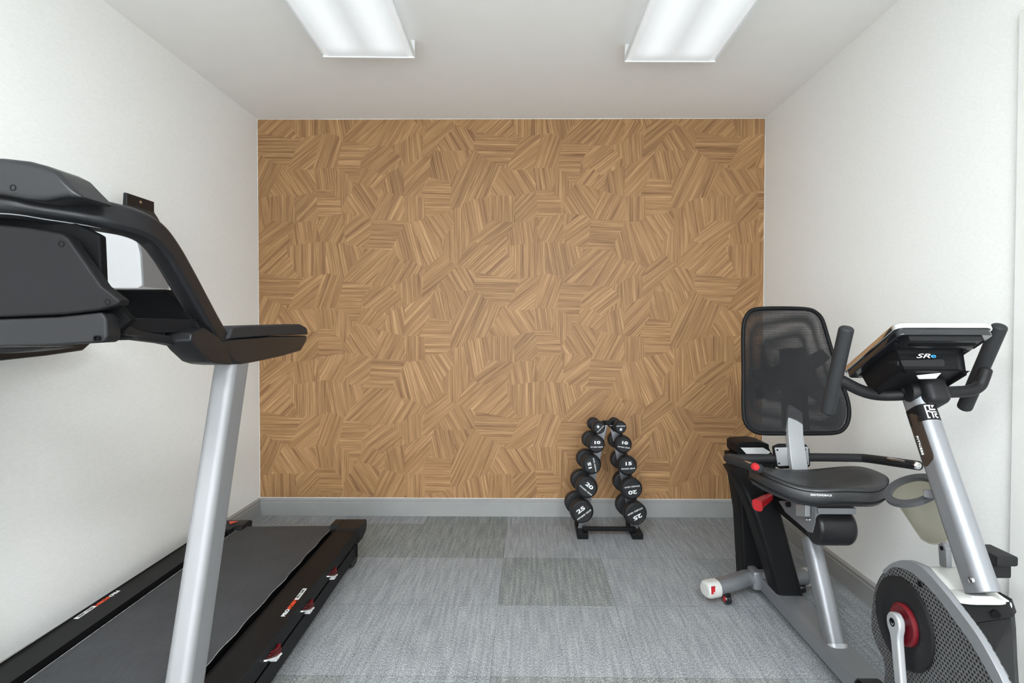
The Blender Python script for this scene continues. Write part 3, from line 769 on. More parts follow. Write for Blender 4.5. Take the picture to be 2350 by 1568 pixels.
for side, wt, px_, py_, Yf, r, ang in spec:
    p = at(px_, py_, Y=Yf)
    ln = {5: .165, 10: .19, 15: .20, 20: .21, 25: .215}[wt]; hd = ln*.27
    t = thing('dumbbell', 'black rubber dumbbell marked %d, on the %s side of the A-frame rack' % (wt, 'left' if side == 'L' else 'right'), 'dumbbell', p, 'dumbbells on the A-frame rack')
    yaw = .12
    ax = Vector((-math.sin(yaw), math.cos(yaw), .0))
    def head(c, d):
        return lathe(c, d, [(0, 0), (0, r*.74), (-.0022, r*.78), (-.0022, r*.80), (.0, r*.83), (.006, r*.95), (.012, r), (hd-.008, r), (hd-.002, r*.93), (hd, r*.86), (hd, 0)], 28)
    put('weight_head', head(p, ax), 'rubber', t, 35)
    put('weight_head', head(p+ax*ln, -ax), 'rubber', t, 35)
    put('handle', lathe(p+ax*(hd-.003), ax, [(0, .013), (.012, .0145), ((ln-2*hd)/2+.003, .0165), (ln-2*hd-.006, .0145), (ln-2*hd+.006, .013)], 20), 'chrome', t, label='chrome handle')
    sc = Vector((1, -math.tan(-yaw)*0, 0)); u0 = ax.cross(UP).normalized(); v0 = UP
    a = math.radians(ang); u = u0*math.cos(a) + v0*math.sin(a); v = -u0*math.sin(a) + v0*math.cos(a)
    f0 = p - ax*.0016
    flip = -1 if side == 'R' and wt in (5, 20, 25) else 1
    if side == 'R' and wt == 10: u, v = u0*math.cos(-.15)+v0*math.sin(-.15), v0*math.cos(-.15)-u0*math.sin(-.15)
    text('number', str(wt), r*.46, f0 + v*(r*.24), u, v, 'print', t, stretch=1.75, bold=.0009)
    text('lettering', 'FITNESS GEAR', r*.185, f0 - v*(r*.27), u, v, 'print', t, stretch=1.25, bold=.0001)
    # cradle hook on the rack under this handle
    hc = p + ax*(ln/2)
    pts = [hc + u0*(.0215*math.cos(math.radians(k))) + UP*(.0215*math.sin(math.radians(k))) for k in range(-175, 0, 18)]
    px0 = .46 + (1 if side == 'R' else -1)*(.026 + (.635-hc.z)*.205)
    bb = sweep(pts, rrect(.034, .005, .001, 1), up=ax)
    sweep([Vector((hc.x - (0.01 if side == 'L' else -.01)*0, hc.y, hc.z-.022)), Vector((px0, 3.262, hc.z-.03))], rrect(.016, .016, .002, 1), bm=bb)
    put('cradle', bb, 'black', RK)

# ------------------------------------------------------------------ recumbent exercise bike
BX = 1.068
BK = thing('exercise_bike', 'black and silver recumbent exercise bike beside the right wall', 'exercise bike', (BX, 1.9, 0))
# base beam
beam = box(BX-.05, BX+.05, 1.42, 2.50, .032, .090, .006)
put('base_beam', beam, 'silver', BK)
# rear stabiliser, both ends kinked forwards
rs = [Vector((.80, 2.44, .068)), Vector((.90, 2.475, .075)), Vector((.965, 2.515, .078)), Vector((BX, 2.52, .078)), Vector((1.17, 2.52, .078)), Vector((1.215, 2.535, .075)), Vector((1.245, 2.545, .072))]
P = []
for a, b_ in zip(rs, rs[1:]): P += [a.lerp(b_, t/3) for t in range(3)]
P.append(rs[-1])
put('rear_stabiliser', sweep(P, rrect(.075, .062, .028, 5)), 'silver', BK, 50)
for s in (-1, 1):
    e = Vector((.80, 2.44, .066)) if s < 0 else Vector((1.245, 2.545, .070)); d = Vector((s*.96, -.28 if s < 0 else .25, -.04)).normalized()
    cp = put('end_cap', sweep([e-d*.012, e+d*.03, e+d*.042, e+d*.048], rrect(.084, .070, .031, 5), scale=lambda t: (1, 1, .9, .7)[round(t*3)]), 'ivory', BK, 50, label='pale grey end cap')
    q = e + d*.020 + Vector((0, -.0415, .012)); 
    put('red_mark', obox(q, d, UP, d.cross(UP), .016, .030, .004, .001), 'red', cp)
    wh = .853 if s < 0 else 1.22
    put('transport_wheel', lathe(Vector((wh, 2.43 if s < 0 else 2.54, .024)), (1, 0, 0), [(-.012, 0), (-.012, .022), (0, .024), (.012, .022), (.012, 0)], 24), 'gloss', BK)
    put('wheel_hub', lathe(Vector((wh, 2.43 if s < 0 else 2.54, .024)), (1, 0, 0), [(-.015, 0), (-.015, .012), (.015, .012), (.015, 0)], 20), 'red', BK, label='red wheel hub')
# clamp where the stabiliser meets the beam
put('stabiliser_clamp', box(BX-.085, BX-.045, 2.478, 2.56, .035, .118, .012), 'silver', BK)
# rear seat pillar: a wide black shroud and a slimmer front column
sh_a = [at(1703, 1060, Y=2.60), at(1742, 1325, Y=2.56)]
def quad_ring(c, wx, wy, r=.012): return [Vector((c[0]+a, c[1]+b_, c[2])) for a, b_ in rrect(wx, wy, r, 3)]
put('rear_shroud', rings_mesh([quad_ring((BX-.035, 2.60, .05), .13, .10), quad_ring((BX-.035, 2.62, .34), .15, .11), quad_ring((BX-.04, 2.65, .60), .20, .14, .02)]), 'black', BK, 50)
lw, uw = at(1806, 1362, Y=2.36), at(1763, 1180, Y=2.36)
put('front_column', rings_mesh([quad_ring((lw.x, 2.38, .088), .105, .12, .02), quad_ring((uw.x-.005, 2.40, .40), .115, .13, .02), quad_ring((uw.x-.03, 2.44, .50), .13, .14, .02), quad_ring((uw.x-.06, 2.52, .57), .12, .12, .02)]), 'black', BK, 50)
# rear cap with white label
rc = put('rear_cap', prism([at(a, b_, Y=2.58) for a, b_ in ((1692,1020),(1700,1016),(1740,1014),(1765,1020),(1766,1030),(1775,1045),(1700,1050),(1692,1040))], (0, .14, 0), .004), 'black', BK)
put('white_label', prism([at(a, b_, Y=2.572) for a, b_ in ((1700,1028),(1752,1028),(1769,1038),(1763,1042),(1713,1042))], (0, .004, 0)), 'paper', rc, 0, label='white paper label')
# slide rail sloping down to the front, with its rounded end housing
r0, r1 = Vector((BX-.02, 2.50, .58)), Vector((BX-.02, 1.88, .425))
p0, p1 = at(1750, 1160, X=1.02), at(1885, 1255, X=1.02)
put('slide_rail', sweep([Vector((BX-.01, 2.48, .485)), Vector((BX-.01, 2.02, .465))], rrect(.095, .085, .008, 2)), 'black', BK)
c = at(1919, 1222, Y=1.92)
hp = [at(a, b_, X=1.00) for a, b_ in ((1873,1188),(1867,1215),(1870,1245),(1884,1262),(1905,1262),(1918,1240),(1915,1205),(1900,1185))]
cy_ = Vector((1.0, 1.955, .475))
prof = []
secp = [(.060*math.cos(2*math.pi*i/24), .062*math.sin(2*math.pi*i/24)) for i in range(24)]
secp = [(a if a > 0 else a*1.0, b_) for a, b_ in secp]
RR = []
for xx, k in ((.992, .80), (.998, .93), (1.008, 1), (1.06, 1), (1.108, 1), (1.119, .93), (1.126, .80)):
    RR.append([Vector((xx, 1.995 - a*k, .487 + b_*k)) for a, b_ in secp])
put('rail_end_housing', rings_mesh(RR), 'satin', BK, 60)
# silver strut from beam to rail
s0, s1 = at(1918, 1478, Z=.085), at(1862, 1240, X=1.068)
s0 = Vector((BX, 1.95, .08)); s1 = Vector((BX, 2.16, .47))
s0 = at(1916, 1484, X=BX); s1 = at(1860, 1235, X=BX)
d = (s1-s0).normalized()
put('seat_strut', sweep([s0-d*.01, s1], rrect(.056, .070, .020, 4), up=(0, 1, 0)), 'silver', BK, 50)
put('weld_collar', sweep([s0-d*.012, s0+d*.008], rrect(.068, .082, .024, 4), up=(0, 1, 0)), 'silver2', BK, 50)
# seat carriage
b = prism([at(a, b_, X=.990) for a, b_ in ((1806,1150),(1832,1150),(1872,1164),(1870,1200),(1864,1223),(1855,1222),(1802,1176),(1786,1150))], (.018, 0, 0), .002)
put('seat_carriage', b, 'silver', BK)
put('seat_bracket', prism([at(a, b_, X=.970) for a, b_ in ((1826,1158),(1848,1158),(1848,1186),(1826,1184))], (.018, 0, 0), .002), 'silver2', BK)
put('seat_bracket', box(.992, 1.122, 1.95, 2.20, .545, .567, .003), 'silver', BK)
put('seat_bracket', box(1.005, 1.112, 1.97, 2.18, .567, .590, .003), 'deep', BK)
for q in ((1852, 1193), (1858, 1193)):
    put('bolt', lathe(at(*q, X=.9895), (-1, 0, 0), [(0, .005), (.004, .004), (.005, 0)], 12), 'chrome', BK)
put('adjustment_knob', lathe(at(1812, 1158, X=.988), (-1, 0, 0), [(0, .010), (.012, .010), (.014, .008), (.014, 0)], 12), 'black', BK)
# red adjustment lever
lv = [at(1768, 1140, Y=2.28), at(1758, 1146, Y=2.26), at(1742, 1156, Y=2.23), at(1738, 1160, Y=2.22)]
put('seat_lever', sweep(spline(lv, 4), rrect(.030, .040, .012, 4), scale=lambda t: .7+.6*t), 'red', BK, 50, label='red seat adjustment lever')
put('lever_arm', sweep([at(1762, 1115, Y=2.30), at(1752, 1150, Y=2.27), Vector((1.0, 2.30, .55))], circ(.009, 10)), 'black', BK)
put('red_trim', sweep([at(1750, 1088, Y=2.20), at(1746, 1105, Y=2.20)], rrect(.010, .010, .003, 2), up=(0, 1, 0)), 'red', BK)
put('red_trim', sweep([at(1706, 1090, Y=2.59), at(1707, 1098, Y=2.59)], rrect(.012, .010, .003, 2), up=(0, 1, 0)), 'red', BK)
# cushion: a dished saddle
CXc, CYc, CZc, CW, CD = 1.030, 2.045, .634, .218, .150
def cpt(a, k, zo, lift=1):
    ca, sa = math.cos(a), math.sin(a); e = .66
    x = CW*k*math.copysign(abs(ca)**e, ca); y = CD*k*math.copysign(abs(sa)**e, sa)
    xx = x/CW
    if sa < 0: y -= .050*k*(1-xx*xx)*abs(sa)
    z = lift*(.034*abs(xx)**1.8 + .010*math.cos(xx*math.pi*1.4)*max(0, -y/.2)) - .05*y
    return Vector((CXc+x, CYc+y, CZc+z+zo))
def cushion_mesh():
    n = 56
    return rings_mesh([[cpt(2*math.pi*i/n, k, zo, l) for i in range(n)] for k, zo, l in
        ((.86, -.050, .9), (.95, -.049, .9), (.995, -.036, .95), (1.0, -.016, 1), (.985, .004, 1), (.93, .013, 1), (.75, .008, 1), (.45, -.004, .9), (.12, -.010, .8))])
cu_ = put('seat_cushion', cushion_mesh(), 'vinyl', BK, 70)
def edge_loop(k, zo, r):
    return sweep([cpt(2*math.pi*i/80, k, zo) for i in range(80)], circ(r, 6), closed=True)
put('seat_piping', edge_loop(.993, .0, .002), 'black', cu_)
put('seat_piping', edge_loop(1.0, -.036, .0028), 'black', cu_)
CTY = 1.838
text('lettering', 'DIAMONDBACK', .0085, at(1885, 1137, Y=CTY), (1, 0, -.03), UP, 'print', cu_, stretch=1.1)
text('lettering', 'FITNESS', .008, at(1992, 1135, Y=CTY+.025), (1, .35, .08), UP, 'print', cu_, stretch=1.1)
put('seat_pan', prism([Vector((x, y, .580)) for x, y in ((.93, 1.95), (1.16, 1.95), (1.18, 2.14), (.90, 2.14))], (0, 0, .018), .004), 'deep', BK)
# seat post and back
pl0, pl1 = at(1822, 1000, Y=2.27), at(1845, 1095, Y=2.22)
put('seat_post', sweep([at(1838, 1112, Y=2.205), at(1829, 1050, Y=2.21), at(1822, 1000, Y=2.24), Vector((at(1820, 930, Y=2.34).x, 2.34, .88))], rrect(.062, .030, .004, 2), up=(0, 1, 0)), 'silver2', BK)
put('handle_plate', prism([at(a, b_, Y=2.225) for a, b_ in ((1778,1028),(1856,1026),(1858,1068),(1786,1071))], (0, .008, 0), .006), 'silver2', BK, label='pale steel plate with corner holes')
put('plate_backing', prism([at(a, b_, Y=2.236) for a, b_ in ((1775,1026),(1790,1020),(1850,1020),(1859,1030),(1861,1070),(1853,1076),(1790,1077),(1780,1070))], (0, .02, 0), .006), 'black', BK)
for a, b_ in ((1784, 1033), (1788, 1064), (1848, 1032), (1852, 1063)):
    put('bolt', lathe(at(a, b_, Y=2.225), (0, -1, 0), [(0, .004), (.0015, .003), (.0015, 0)], 10), 'deep', BK)
SBT = math.tan(math.radians(9))
def sb(a, b_, dy=0):
    p = at(a, b_, Y=2.25); y = 2.25 + (p.z-.78)*.16 + dy
    return at(a, b_, Y=y)
outl = [(1712,722),(1722,711),(1745,706),(1800,705),(1850,707),(1872,714),(1888,732),(1900,770),(1915,820),(1932,875),(1946,915),(1951,945),(1948,970),(1938,987),(1920,996),(1880,998),(1800,998),(1745,997),(1722,988),(1708,970),(1704,940),(1704,850),(1703,780),(1705,740)]
P = [sb(a, b_) for a, b_ in outl]
Q = spline(P + [P[0]], 4)[:-1]
cen = sum(Q, Vector())/len(Q)
bk = put('seat_back', sweep([cen + (p-cen)*.982 for p in Q], circ(.008, 12), up=(0, 1, 0), closed=True), 'black', BK, 60, label='black padded rim of the mesh backrest')
b = bmesh.new(); rings = []
for k in (1.0, .8, .6, .4, .2, .05):
    rings.append([b.verts.new(cen + (p-cen)*.975*k + Vector((0, .030*(1-k*k) - .035*((p.x-cen.x)*k/.2)**2*0, 0))) for p in Q])
for r0_, r1_ in zip(rings, rings[1:]):
    for j in range(len(Q)): b.faces.new((r0_[j], r0_[(j+1) % len(Q)], r1_[(j+1) % len(Q)], r1_[j]))
b.faces.new(rings[-1])
put('mesh_fabric', b, 'fabric', bk, 60)
# second layer and the support cross behind
b = bmesh.new(); rings = []
for k in (1.0, .75, .5, .25, .05):
    rings.append([b.verts.new(cen + (p-cen)*.97*k*1.0 + Vector((0, .016 + .045*(1-k*k), 0))) for p in Q])
for r0_, r1_ in zip(rings, rings[1:]):
    for j in range(len(Q)): b.faces.new((r0_[j], r0_[(j+1) % len(Q)], r1_[(j+1) % len(Q)], r1_[j]))
b.faces.new(rings[-1])
put('rear_mesh', b, 'fabric', bk, 60)
bb = bmesh.new()
cc = sb(1820, 855, .10)
for a, b_ in ((1722, 862), (1895, 812), (1735, 905), (1925, 925)):
    e = sb(a, b_, .04)
    sweep(spline([cc + Vector((0, 0, .01)), cc.lerp(e, .5)+Vector((0, .02, -.01)), e], 4), rrect(.085, .02, .004, 2), up=(0, 1, 0), scale=lambda t: (1-.45*t, 1), bm=bb)
sweep([sb(1826, 985, .03), cc, sb(1818, 800, .08)], rrect(.10, .03, .004, 2), up=(0, 1, 0), bm=bb)
put('back_support', bb, 'black', bk, 50)
# side handle bar
hy = 2.25; zb_ = at(1720, 1053, Y=hy).z
lc, rc_ = at(1668, 1053, Y=hy), at(1985, 1048, Y=hy)
hb = [at(1742, 1076, Y=1.98), at(1700, 1062, Y=2.12), at(1672, 1053, Y=2.21), at(1676, 1051, Y=2.245), at(1710, 1053, Y=hy), at(1780, 1052, Y=hy), at(1860, 1050, Y=hy), at(1960, 1051, Y=hy), at(1993, 1053, Y=2.22), at(2045, 1060, Y=2.10), at(2108, 1069, Y=1.975)]
put('side_handlebar', tube(hb, .0165, k=5), 'foam', BK)
put('pulse_sensor', sweep([at(1705, 1058, Y=2.105), at(1728, 1066, Y=2.02)], rrect(.02, .012, .005, 3)), 'chrome', BK)
put('pulse_sensor', sweep([at(2040, 1054, Y=2.10), at(2080, 1061, Y=2.02)], rrect(.02, .012, .005, 3)), 'chrome', BK)
e = at(1735, 1073, Y=1.965)
put('resistance_button', lathe(e+Vector((0, .012, 0)), (0.1, -1, 0), [(0, .0135), (.012, .0125), (.016, .009), (.017, 0)], 20), 'red', BK, label='red end button')
e = at(2108, 1070, Y=1.96)
put('end_button', lathe(e+Vector((0, .010, 0)), (-.1, -1, 0), [(0, .013), (.008, .012), (.010, .007), (.008, .006), (.008, 0)], 20), 'chrome', BK)
# front housing with its round crank cover
HX = .972
out = [(2088,1289),(2070,1287),(2048,1294),(2028,1310),(2012,1335),(2003,1370),(1998,1420),(2000,1450),(2010,1480),(2024,1510),(2030,1540),(2027,1568),(2024,1640),(2022,1700),(2330,1700),(2318,1620),(2300,1568),(2275,1520),(2240,1460),(2200,1405),(2165,1360),(2135,1325),(2112,1300)]
O3 = [at(a, b_, X=HX) for a, b_ in out]
O3 = spline(O3 + [O3[0]], 3)[:-1]
sd = put('side_shell', prism(O3, (.022, 0, 0), .004), 'hex', BK, 40, label='honeycomb-patterned side shell')
band = [(2024,1310),(2045,1293),(2068,1286),(2090,1288),(2114,1300),(2137,1323),(2167,1358),(2202,1403),(2242,1458),(2277,1518),(2302,1568),(2320,1620)]
inn = [(2300,1620),(2278,1568),(2255,1525),(2222,1470),(2180,1412),(2148,1370),(2118,1338),(2092,1316),(2068,1305),(2046,1303),(2030,1318)]
BP = spline([at(a, b_, X=HX-.004) for a, b_ in band], 3) + spline([at(a, b_, X=HX-.004) for a, b_ in inn], 3)
put('trim_band', prism(BP, (.016, 0, 0), .002), 'silver', sd, 40, label='silver curved trim band')
put('screw_hole', lathe(at(2111, 1341, X=HX-.004), (-1, 0, 0), [(0, 0), (0, .007), (.002, .0065), (.002, 0)], 16), 'deep', sd)
# main body: black hull behind the side shell, lofted over height
def bring(z, yl, yr, yb, xl=.99, xr=1.16):
    return [Vector((xl, yb, z)), Vector((xl, yl+.02, z)), Vector((xl+.012, yl, z)), Vector((xr-.03, yr, z)), Vector((xr, yr+.025, z)), Vector((xr, yb, z))]
put('front_shroud', rings_mesh([bring(.03, 1.16, 1.30, 1.52), bring(.25, 1.12, 1.31, 1.54), bring(.40, 1.165, 1.325, 1.56), bring(.47, 1.23, 1.33, 1.55), bring(.505, 1.30, 1.335, 1.50)]), 'black', BK, 35)
lid = rings_mesh([bring(.507, 1.30, 1.333, 1.50, .989, 1.163), bring(.535, 1.335, 1.34, 1.47, .989, 1.158)])
put('shroud_lid', lid, 'black', BK, 35)
put('screw_hole', lathe(at(2284, 1408, Y=1.321), (-.5, -1, 0), [(0, 0), (0, .009), (.006, .009), (.006, 0)], 16), 'deep', BK)
# ivory top shell following the round cover
tp = [at(a, b_, X=.99) for a, b_ in ((2060,1292),(2085,1284),(2110,1287),(2135,1305),(2165,1345),(2182,1368),(2160,1372),(2120,1345),(2090,1310))]
yz = [(1.565, .49), (1.553, .522), (1.525, .546), (1.48, .556), (1.43, .551), (1.39, .540), (1.345, .536), (1.345, .50), (1.42, .49), (1.55, .46)]
put('top_shell', prism([Vector((.982, y, z)) for y, z in yz], (.165, 0, 0), .010, 3), 'ivory', BK, 40, label='ivory top shell')
put('mast_collar', sweep([Vector((BX, 1.375, .530)), Vector((BX, 1.378, .546))], rrect(.13, .10, .04, 5), up=(0, 1, 0), scale=lambda t: 1-.25*t), 'ivory', BK, 50)
dc = at(2073, 1430, X=HX); 
put('crank_disc', lathe((HX-.001, 1.468, .423), (-1, 0, 0), [(0, .112), (.006, .112), (.009, .108), (.010, .075), (.007, .07), (.007, 0)], 56), 'blacksoft', BK, 40)
put('red_ring', lathe((HX-.006, 1.455, .425), (-1, 0, 0), [(0, .052), (.008, .052), (.012, .046), (.006, .038), (.006, 0)], 40), 'darkred', BK, 40, label='dark red bearing ring')
# cranks and pedals
ca = Vector((.945, 1.462, .427)); cb = Vector((.935, 1.418, .262))
def crank(a, b_, sgn):
    d = (b_-a); L_ = d.length; d.normalize(); nrm = Vector((sgn, 0, 0)); sd_ = d.cross(nrm).normalized()
    prof = [(-.024, .008), (-.021, .016), (-.012, .024), (0, .027), (.015, .025), (.03, .018), (.045, .0155), (L_*.6, .0145), (L_-.02, .014), (L_, .017), (L_+.014, .012), (L_+.018, .004)]
    pts = [a + d*t + sd_*w_ for t, w_ in prof] + [a + d*t - sd_*w_ for t, w_ in prof[::-1]]
    return prism([p - nrm*.009 for p in pts], nrm*.018, .005, 3)
ck = put('crank_arm', crank(ca, cb, -1), 'silver2', BK, 50, label='silver left crank arm')
put('crank_bolt', lathe(ca+Vector((-.009, 0, 0)), (-1, 0, 0), [(0, .0105), (.001, .0105), (.001, .007), (-.001, .007), (-.001, .004), (.001, .0035), (.001, 0)], 20), 'deep', ck)
put('crank_axle', lathe((.944, 1.462, .427), (1, 0, 0), [(0, 0), (0, .014), (.235, .014), (.235, 0)], 20), 'steelplate', BK)
cra, crb = Vector((1.182, 1.462, .427)), Vector((1.182, 1.506, .585))
ck2 = put('crank_arm', crank(cra, crb, 1), 'silver2', BK, 50, label='silver right crank arm')
def pedal(c, sgn, nm_m='blacksoft'):
    b = box(c.x - (.10 if sgn < 0 else 0), c.x + (.10 if sgn > 0 else 0), c.y-.045, c.y+.045, c.z-.013, c.z+.013, .006)
    p = put('pedal', b, nm_m, BK, 40)
    x = c.x + sgn*.05
    st = [Vector((x, c.y-.045, c.z)), Vector((x, c.y-.045, c.z+.03)), Vector((x, c.y-.02, c.z+.052)), Vector((x, c.y+.03, c.z+.052)), Vector((x, c.y+.052, c.z+.02)), Vector((x, c.y+.045, c.z))]
    put('pedal_strap', sweep(spline(st, 5), rrect(.05, .004, .001, 1)), 'rubber', p, 60)
    return p
pedal(Vector((.918, 1.418, .235)), -1)
p = put('pedal', prism([Vector((1.195, 1.50+.045, .60)), Vector((1.195, 1.455, .60)), Vector((1.195, 1.455, .575)), Vector((1.195, 1.475, .57)), Vector((1.195, 1.475, .535)), Vector((1.195, 1.53, .535)), Vector((1.195, 1.545, .575))], (.055, 0, 0), .005), 'blacksoft', BK, 40)
put('link_lug', prism([Vector((1.105, 1.51, .60)), Vector((1.105, 1.525, .612)), Vector((1.105, 1.542, .60)), Vector((1.105, 1.535, .545)), Vector((1.105, 1.505, .535))], (.016, 0, 0), .004), 'silver', BK)
put('bolt', lathe((1.105, 1.525, .595), (-1, 0, 0), [(0, .006), (.001, .006), (.001, 0)], 14), 'deep', BK)
# mast
m0, m1 = at(2252, 1350, X=BX), at(2096, 888, X=BX)
d = (m1-m0).normalized()
MW, MD, MR = .053, .076, .022
put('mast', sweep([m0-d*.01, m1], rrect(MW, MD, MR, 6), up=(0, 1, 0)), 'silver', BK, 60)
def mp(px_, py_, x): return at(px_, py_, X=x)
put('bolt', lathe(at(2231, 1332, X=BX-MW/2-.0003), (-1, 0, 0), [(0, .008), (.005, .007), (.006, .003), (.006, 0)], 14), 'chrome', BK)
# mast decal panel: honeycomb inlay on the left face and a black band with the model letters at the front
mid_ = lambda v: m0 + d*((at(2252 - (1350-v)*.3375, v, X=BX)-m0).dot(d))
q = d.cross(Vector((1, 0, 0))).normalized()
if q.y > 0: q = -q                 # q points towards the viewer
def on_left(v0, v1, w0, w1, th=.0035):
    a, b_ = mid_(v0), mid_(v1); x = BX-.0232
    P = []
    for i in range(9): P.append(a + q*(w1 + 0) + (b_-a)*0)
    P = [a+q*w0, a+q*w1, b_+q*w1, b_+q*w0]
    return prism([Vector((x, p.y, p.z)) for p in P], (-th, 0, 0), .0015)
def mast_decal(v0, v1, lo_b, off):
    sec = [p for p in rrect(MW+off*2, MD+off*2, MR+off, 8) if p[0] > 0 and p[1] > lo_b and not (p[1] > MD/2-.001 and p[0] < .004)]
    sec.sort(key=lambda p: math.atan2(p[1], p[0]))
    s0_, s1_ = sec[0], sec[-1]; n = 14; b = bmesh.new(); rows = []
    ss = [sec[0]] + sec[1:]
    # resample along the arc
    L_ = [0]
    for p, q_ in zip(sec, sec[1:]): L_.append(L_[-1] + math.dist(p, q_))
    def arc(t):
        x = t*L_[-1]
        for i in range(len(sec)-1):
            if x <= L_[i+1] + 1e-9:
                k = (x-L_[i])/max(1e-9, L_[i+1]-L_[i]); return (sec[i][0]*(1-k)+sec[i+1][0]*k, sec[i][1]*(1-k)+sec[i+1][1]*k)
        return sec[-1]
    S_ = Vector((-1, 0, 0)); Qv = S_.cross(d)
    A, B2 = mid_(v0), mid_(v1)
    for i in range(n+1):
        t = i/n; e_ = min(t, 1-t)/.12; w_ = math.sqrt(max(0.05, 1-(1-min(1, e_))**2))
        rows.append([b.verts.new(A.lerp(B2, t) + S_*p[0] + Qv*p[1]) for p in [arc(.5+(j/10-.5)*w_) for j in range(11)]])
    for r0_, r1_ in zip(rows, rows[1:]):
        for j in range(10): b.faces.new((r0_[j], r0_[j+1], r1_[j+1], r1_[j]))
    return b
lp = put('decal_panel', mast_decal(948, 1068, -.027, .0008), 'hexfine', BK, 60, label='dark honeycomb decal panel')
lb = put('decal_band', sweep([mid_(938), mid_(974)], rrect(MW+.0015, MD+.0015, MR+.0005, 6), up=(0, 1, 0)), 'black', BK, 60)
cl = mid_(956) + q*(MD/2+.0014)
em = bmesh.new(); ex = Vector((1, 0, 0)); EW, EH = .026, .036
o0 = cl - ex*(EW*.60) + d*(EH*.5) - q*.0004
for x0, x1, t0, t1 in ((0, .10, 0, 1), (.10, .55, 0, .08), (.36, .48, .08, .40), (.48, .95, .30, .40), (.10, .30, .42, .52), (.30, 1, .50, .58), (.46, .58, .58, 1), (.10, 1, .92, 1), (.72, .84, .66, .92), (.84, 1, .66, .74), (.66, .78, 0, .2), (.78, .95, 0, .08)):
    obox(o0 + ex*(EW*(x0+x1)/2) - d*(EH*(t0+t1)/2), ex, d, q, EW*(x1-x0), EH*(t1-t0), .0012, bm=em)
for v_ in em.verts:
    x_ = max(0, abs(v_.co.x-BX)-(MW/2-MR)); r_ = MR+.001
    v_.co -= q*(r_ - math.sqrt(max(1e-8, r_**2 - min(x_, MR*.97)**2)))
put('emblem', em, 'print', lb, 0, label='white square emblem')
text('lettering', 'FITNESS', .010, Vector((BX-MW/2-.0016, mid_(1020).y, mid_(1020).z)) - q*.010, -d, q, 'print', lp, stretch=1.5)
# bottle holder on the seat side of the mast
bc = Vector((1.068, 1.585, .728)); ba = Vector((.50, .04, -.86)).normalized()
bs = ba.cross(Vector((0, 1, 0))).normalized(); bt = ba.cross(bs)
rw = lambda r, k: [bc + ba*k + bs*(r*math.cos(a)) + bt*(r*1.0*math.sin(a)) for a in [2*math.pi*i/40 for i in range(40)]]
hold = put('bottle_holder', rings_mesh([rw(.052, 0), rw(.072, .0), rw(.072, -.012), rw(.052, -.012), rw(.052, 0)], cap=False), 'holdergrey', BK, 50)
put('clear_cup', lathe(bc, ba, [(-.004, .052), (.02, .051), (.135, .042), (.145, .036), (.145, 0), (.142, 0), (.142, .034), (.132, .040), (.02, .049), (-.004, .050)], 40), 'smoke', hold, 50, label='smoky clear cup')
put('holder_arm', sweep([bc + Vector((.02, -.055, .01)), Vector((BX, 1.50, .745))], rrect(.05, .02, .004, 2)), 'holdergrey', BK)
# handlebar across the mast
X1, X2 = .856, 2*BX-.856+.005
def hz(px_, py_, Y): return at(px_, py_, Y=Y)
hcx = hz(2120, 900, 1.585)
hb2 = [at(1918, 868, X=.865), at(1935, 876, X=.885), at(1975, 896, X=.935), at(2015, 906, X=.985), at(2070, 906, Y=1.60), hcx, at(2180, 900, Y=1.60), at(2225, 897, Y=1.605), at(2247, 886, Y=1.61), at(2256, 868, Y=1.61), at(2262, 850, Y=1.61)]
put('front_handlebar', tube(hb2, .0165, k=6), 'blacksoft', BK)
for s, (tp_, bt_) in enumerate((((1942, 757), (1900, 943)), ((2293, 752), (2214, 934)))):
    X_ = .862 if s == 0 else 1.282
    put('foam_grip', tube([at(*tp_, X=X_), at(*bt_, X=X_)], .0195, up=(0, 1, .2), smooth=False), 'foam', BK)
ck_ = hz(2128, 900, 1.555)
put('mast_clamp', obox(ck_ + Vector((.004, 0, 0)), Vector((1, 0, 0)), d, Vector((1, 0, 0)).cross(d), .062, .085, .085, .018, 3), 'blacksoft', BK, 50)
put('clamp_collar', lathe(ck_ + Vector((-.044, .014, -.002)), (1, 0, 0), [(0, .020), (0, .026), (.012, .030), (.018, .030)], 24), 'blacksoft', BK)
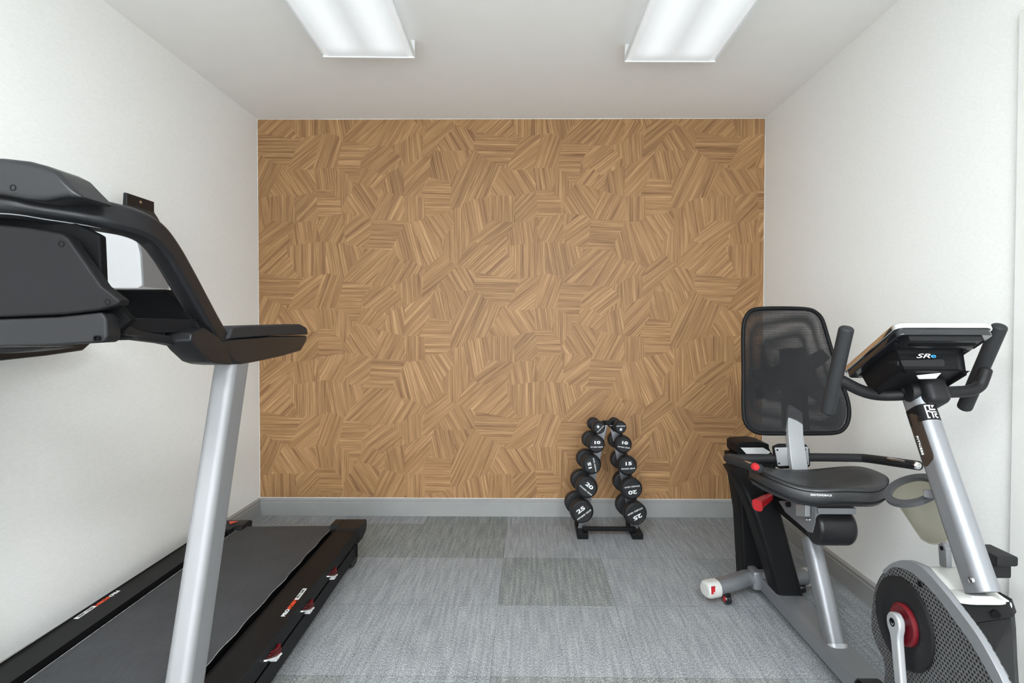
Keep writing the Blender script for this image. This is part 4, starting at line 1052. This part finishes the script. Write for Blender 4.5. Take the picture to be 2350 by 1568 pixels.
# console
CV = Vector((0, -.24, .135)).normalized(); CU = Vector((1, 0, 0)); CN = CU.cross(CV)   # CV climbs towards the viewer
if CN.z < 0: CN = -CN
tl, bl = at(2060, 757, Y=1.45), at(1940, 858, Y=1.69)
tr = at(2285, 757, Y=1.45)
cc = Vector(((tl.x+tr.x)/2, 1.57, (tl.z+bl.z)/2)); cw = tr.x-tl.x; chh = (tl-bl).length
con = put('console', prism([cc + CU*a + CV*b_ - CN*.014 for a, b_ in rrect(cw-.006, chh-.006, .016, 5)], CN*.028, .003), 'gloss', BK, 50, label='gloss black console seen from behind')
sec = rrect(cw, chh, .018, 5)
P = [cc + CU*a + CV*b_ + CN*.010 for a, b_ in sec]
put('metal_rim', sweep(P, rrect(.006, .014, .002, 2), up=CN, closed=True), 'chrome', con, 50, label='polished metal rim')
put('screen', obox(cc+CN*.016, CU, CV, CN, cw-.03, chh-.03, .004), 'glass', con)
pod = put('console_pod', obox(cc - CN*.045 - CV*.028 + CU*.0, CU, CV, CN, .175, .15, .062, .012, 3, taper=.9), 'black', con, 50)
put('speaker_bar', obox(cc - CN*.020 + CV*.105, CU, CV, CN, cw-.06, .035, .014, .003), 'satin', con)
put('vent_slot', obox(cc - CN*.028 + CV*.105, CU, CV, CN, cw-.08, .010, .003, 0), 'deep', con)
fc = at(2126, 817, Y=1.50)
put('pod_face', prism([at(a, b_, Y=1.505) for a, b_ in ((2062,826),(2165,822),(2172,832),(2170,846),(2155,855),(2075,856),(2058,836))], (0, .04, 0), .005), 'blacksoft', con, 40)
text('lettering', 'SR', .016, at(2118, 817.5, Y=1.497), (1, 0, 0), UP, 'print', con, stretch=2.2, shear=.3)
text('lettering', 'e', .016, at(2142, 817, Y=1.497), (1, 0, 0), UP, 'blue', con, stretch=2.0)
put('console_neck', sweep([cc - CN*.07 - CV*.035, ck_ + d*.02 + Vector((0, .02, 0))], rrect(.075, .06, .02, 4), up=(0, 1, 0)), 'satin', BK, 50)
put('neck_label', prism([at(a, b_, Y=1.50) for a, b_ in ((2105,862),(2160,856),(2148,869),(2110,870))], (0, .004, 0)), 'paper', BK, 0, label='pale printed label')
# front stabiliser, hidden under the housing
put('front_stabiliser', sweep([Vector((.80, 1.22, .045)), Vector((BX, 1.20, .050)), Vector((2*BX-.80, 1.22, .045))], rrect(.07, .055, .022, 4)), 'silver', BK, 50)
put('front_foot', box(.83, .88, 1.19, 1.25, 0, .03, .004), 'rubber', BK)
put('front_foot', box(2*BX-.88, 2*BX-.83, 1.19, 1.25, 0, .03, .004), 'rubber', BK)
put('base_beam', box(BX-.045, BX+.045, 1.20, 1.45, .04, .085, .006), 'silver', BK)
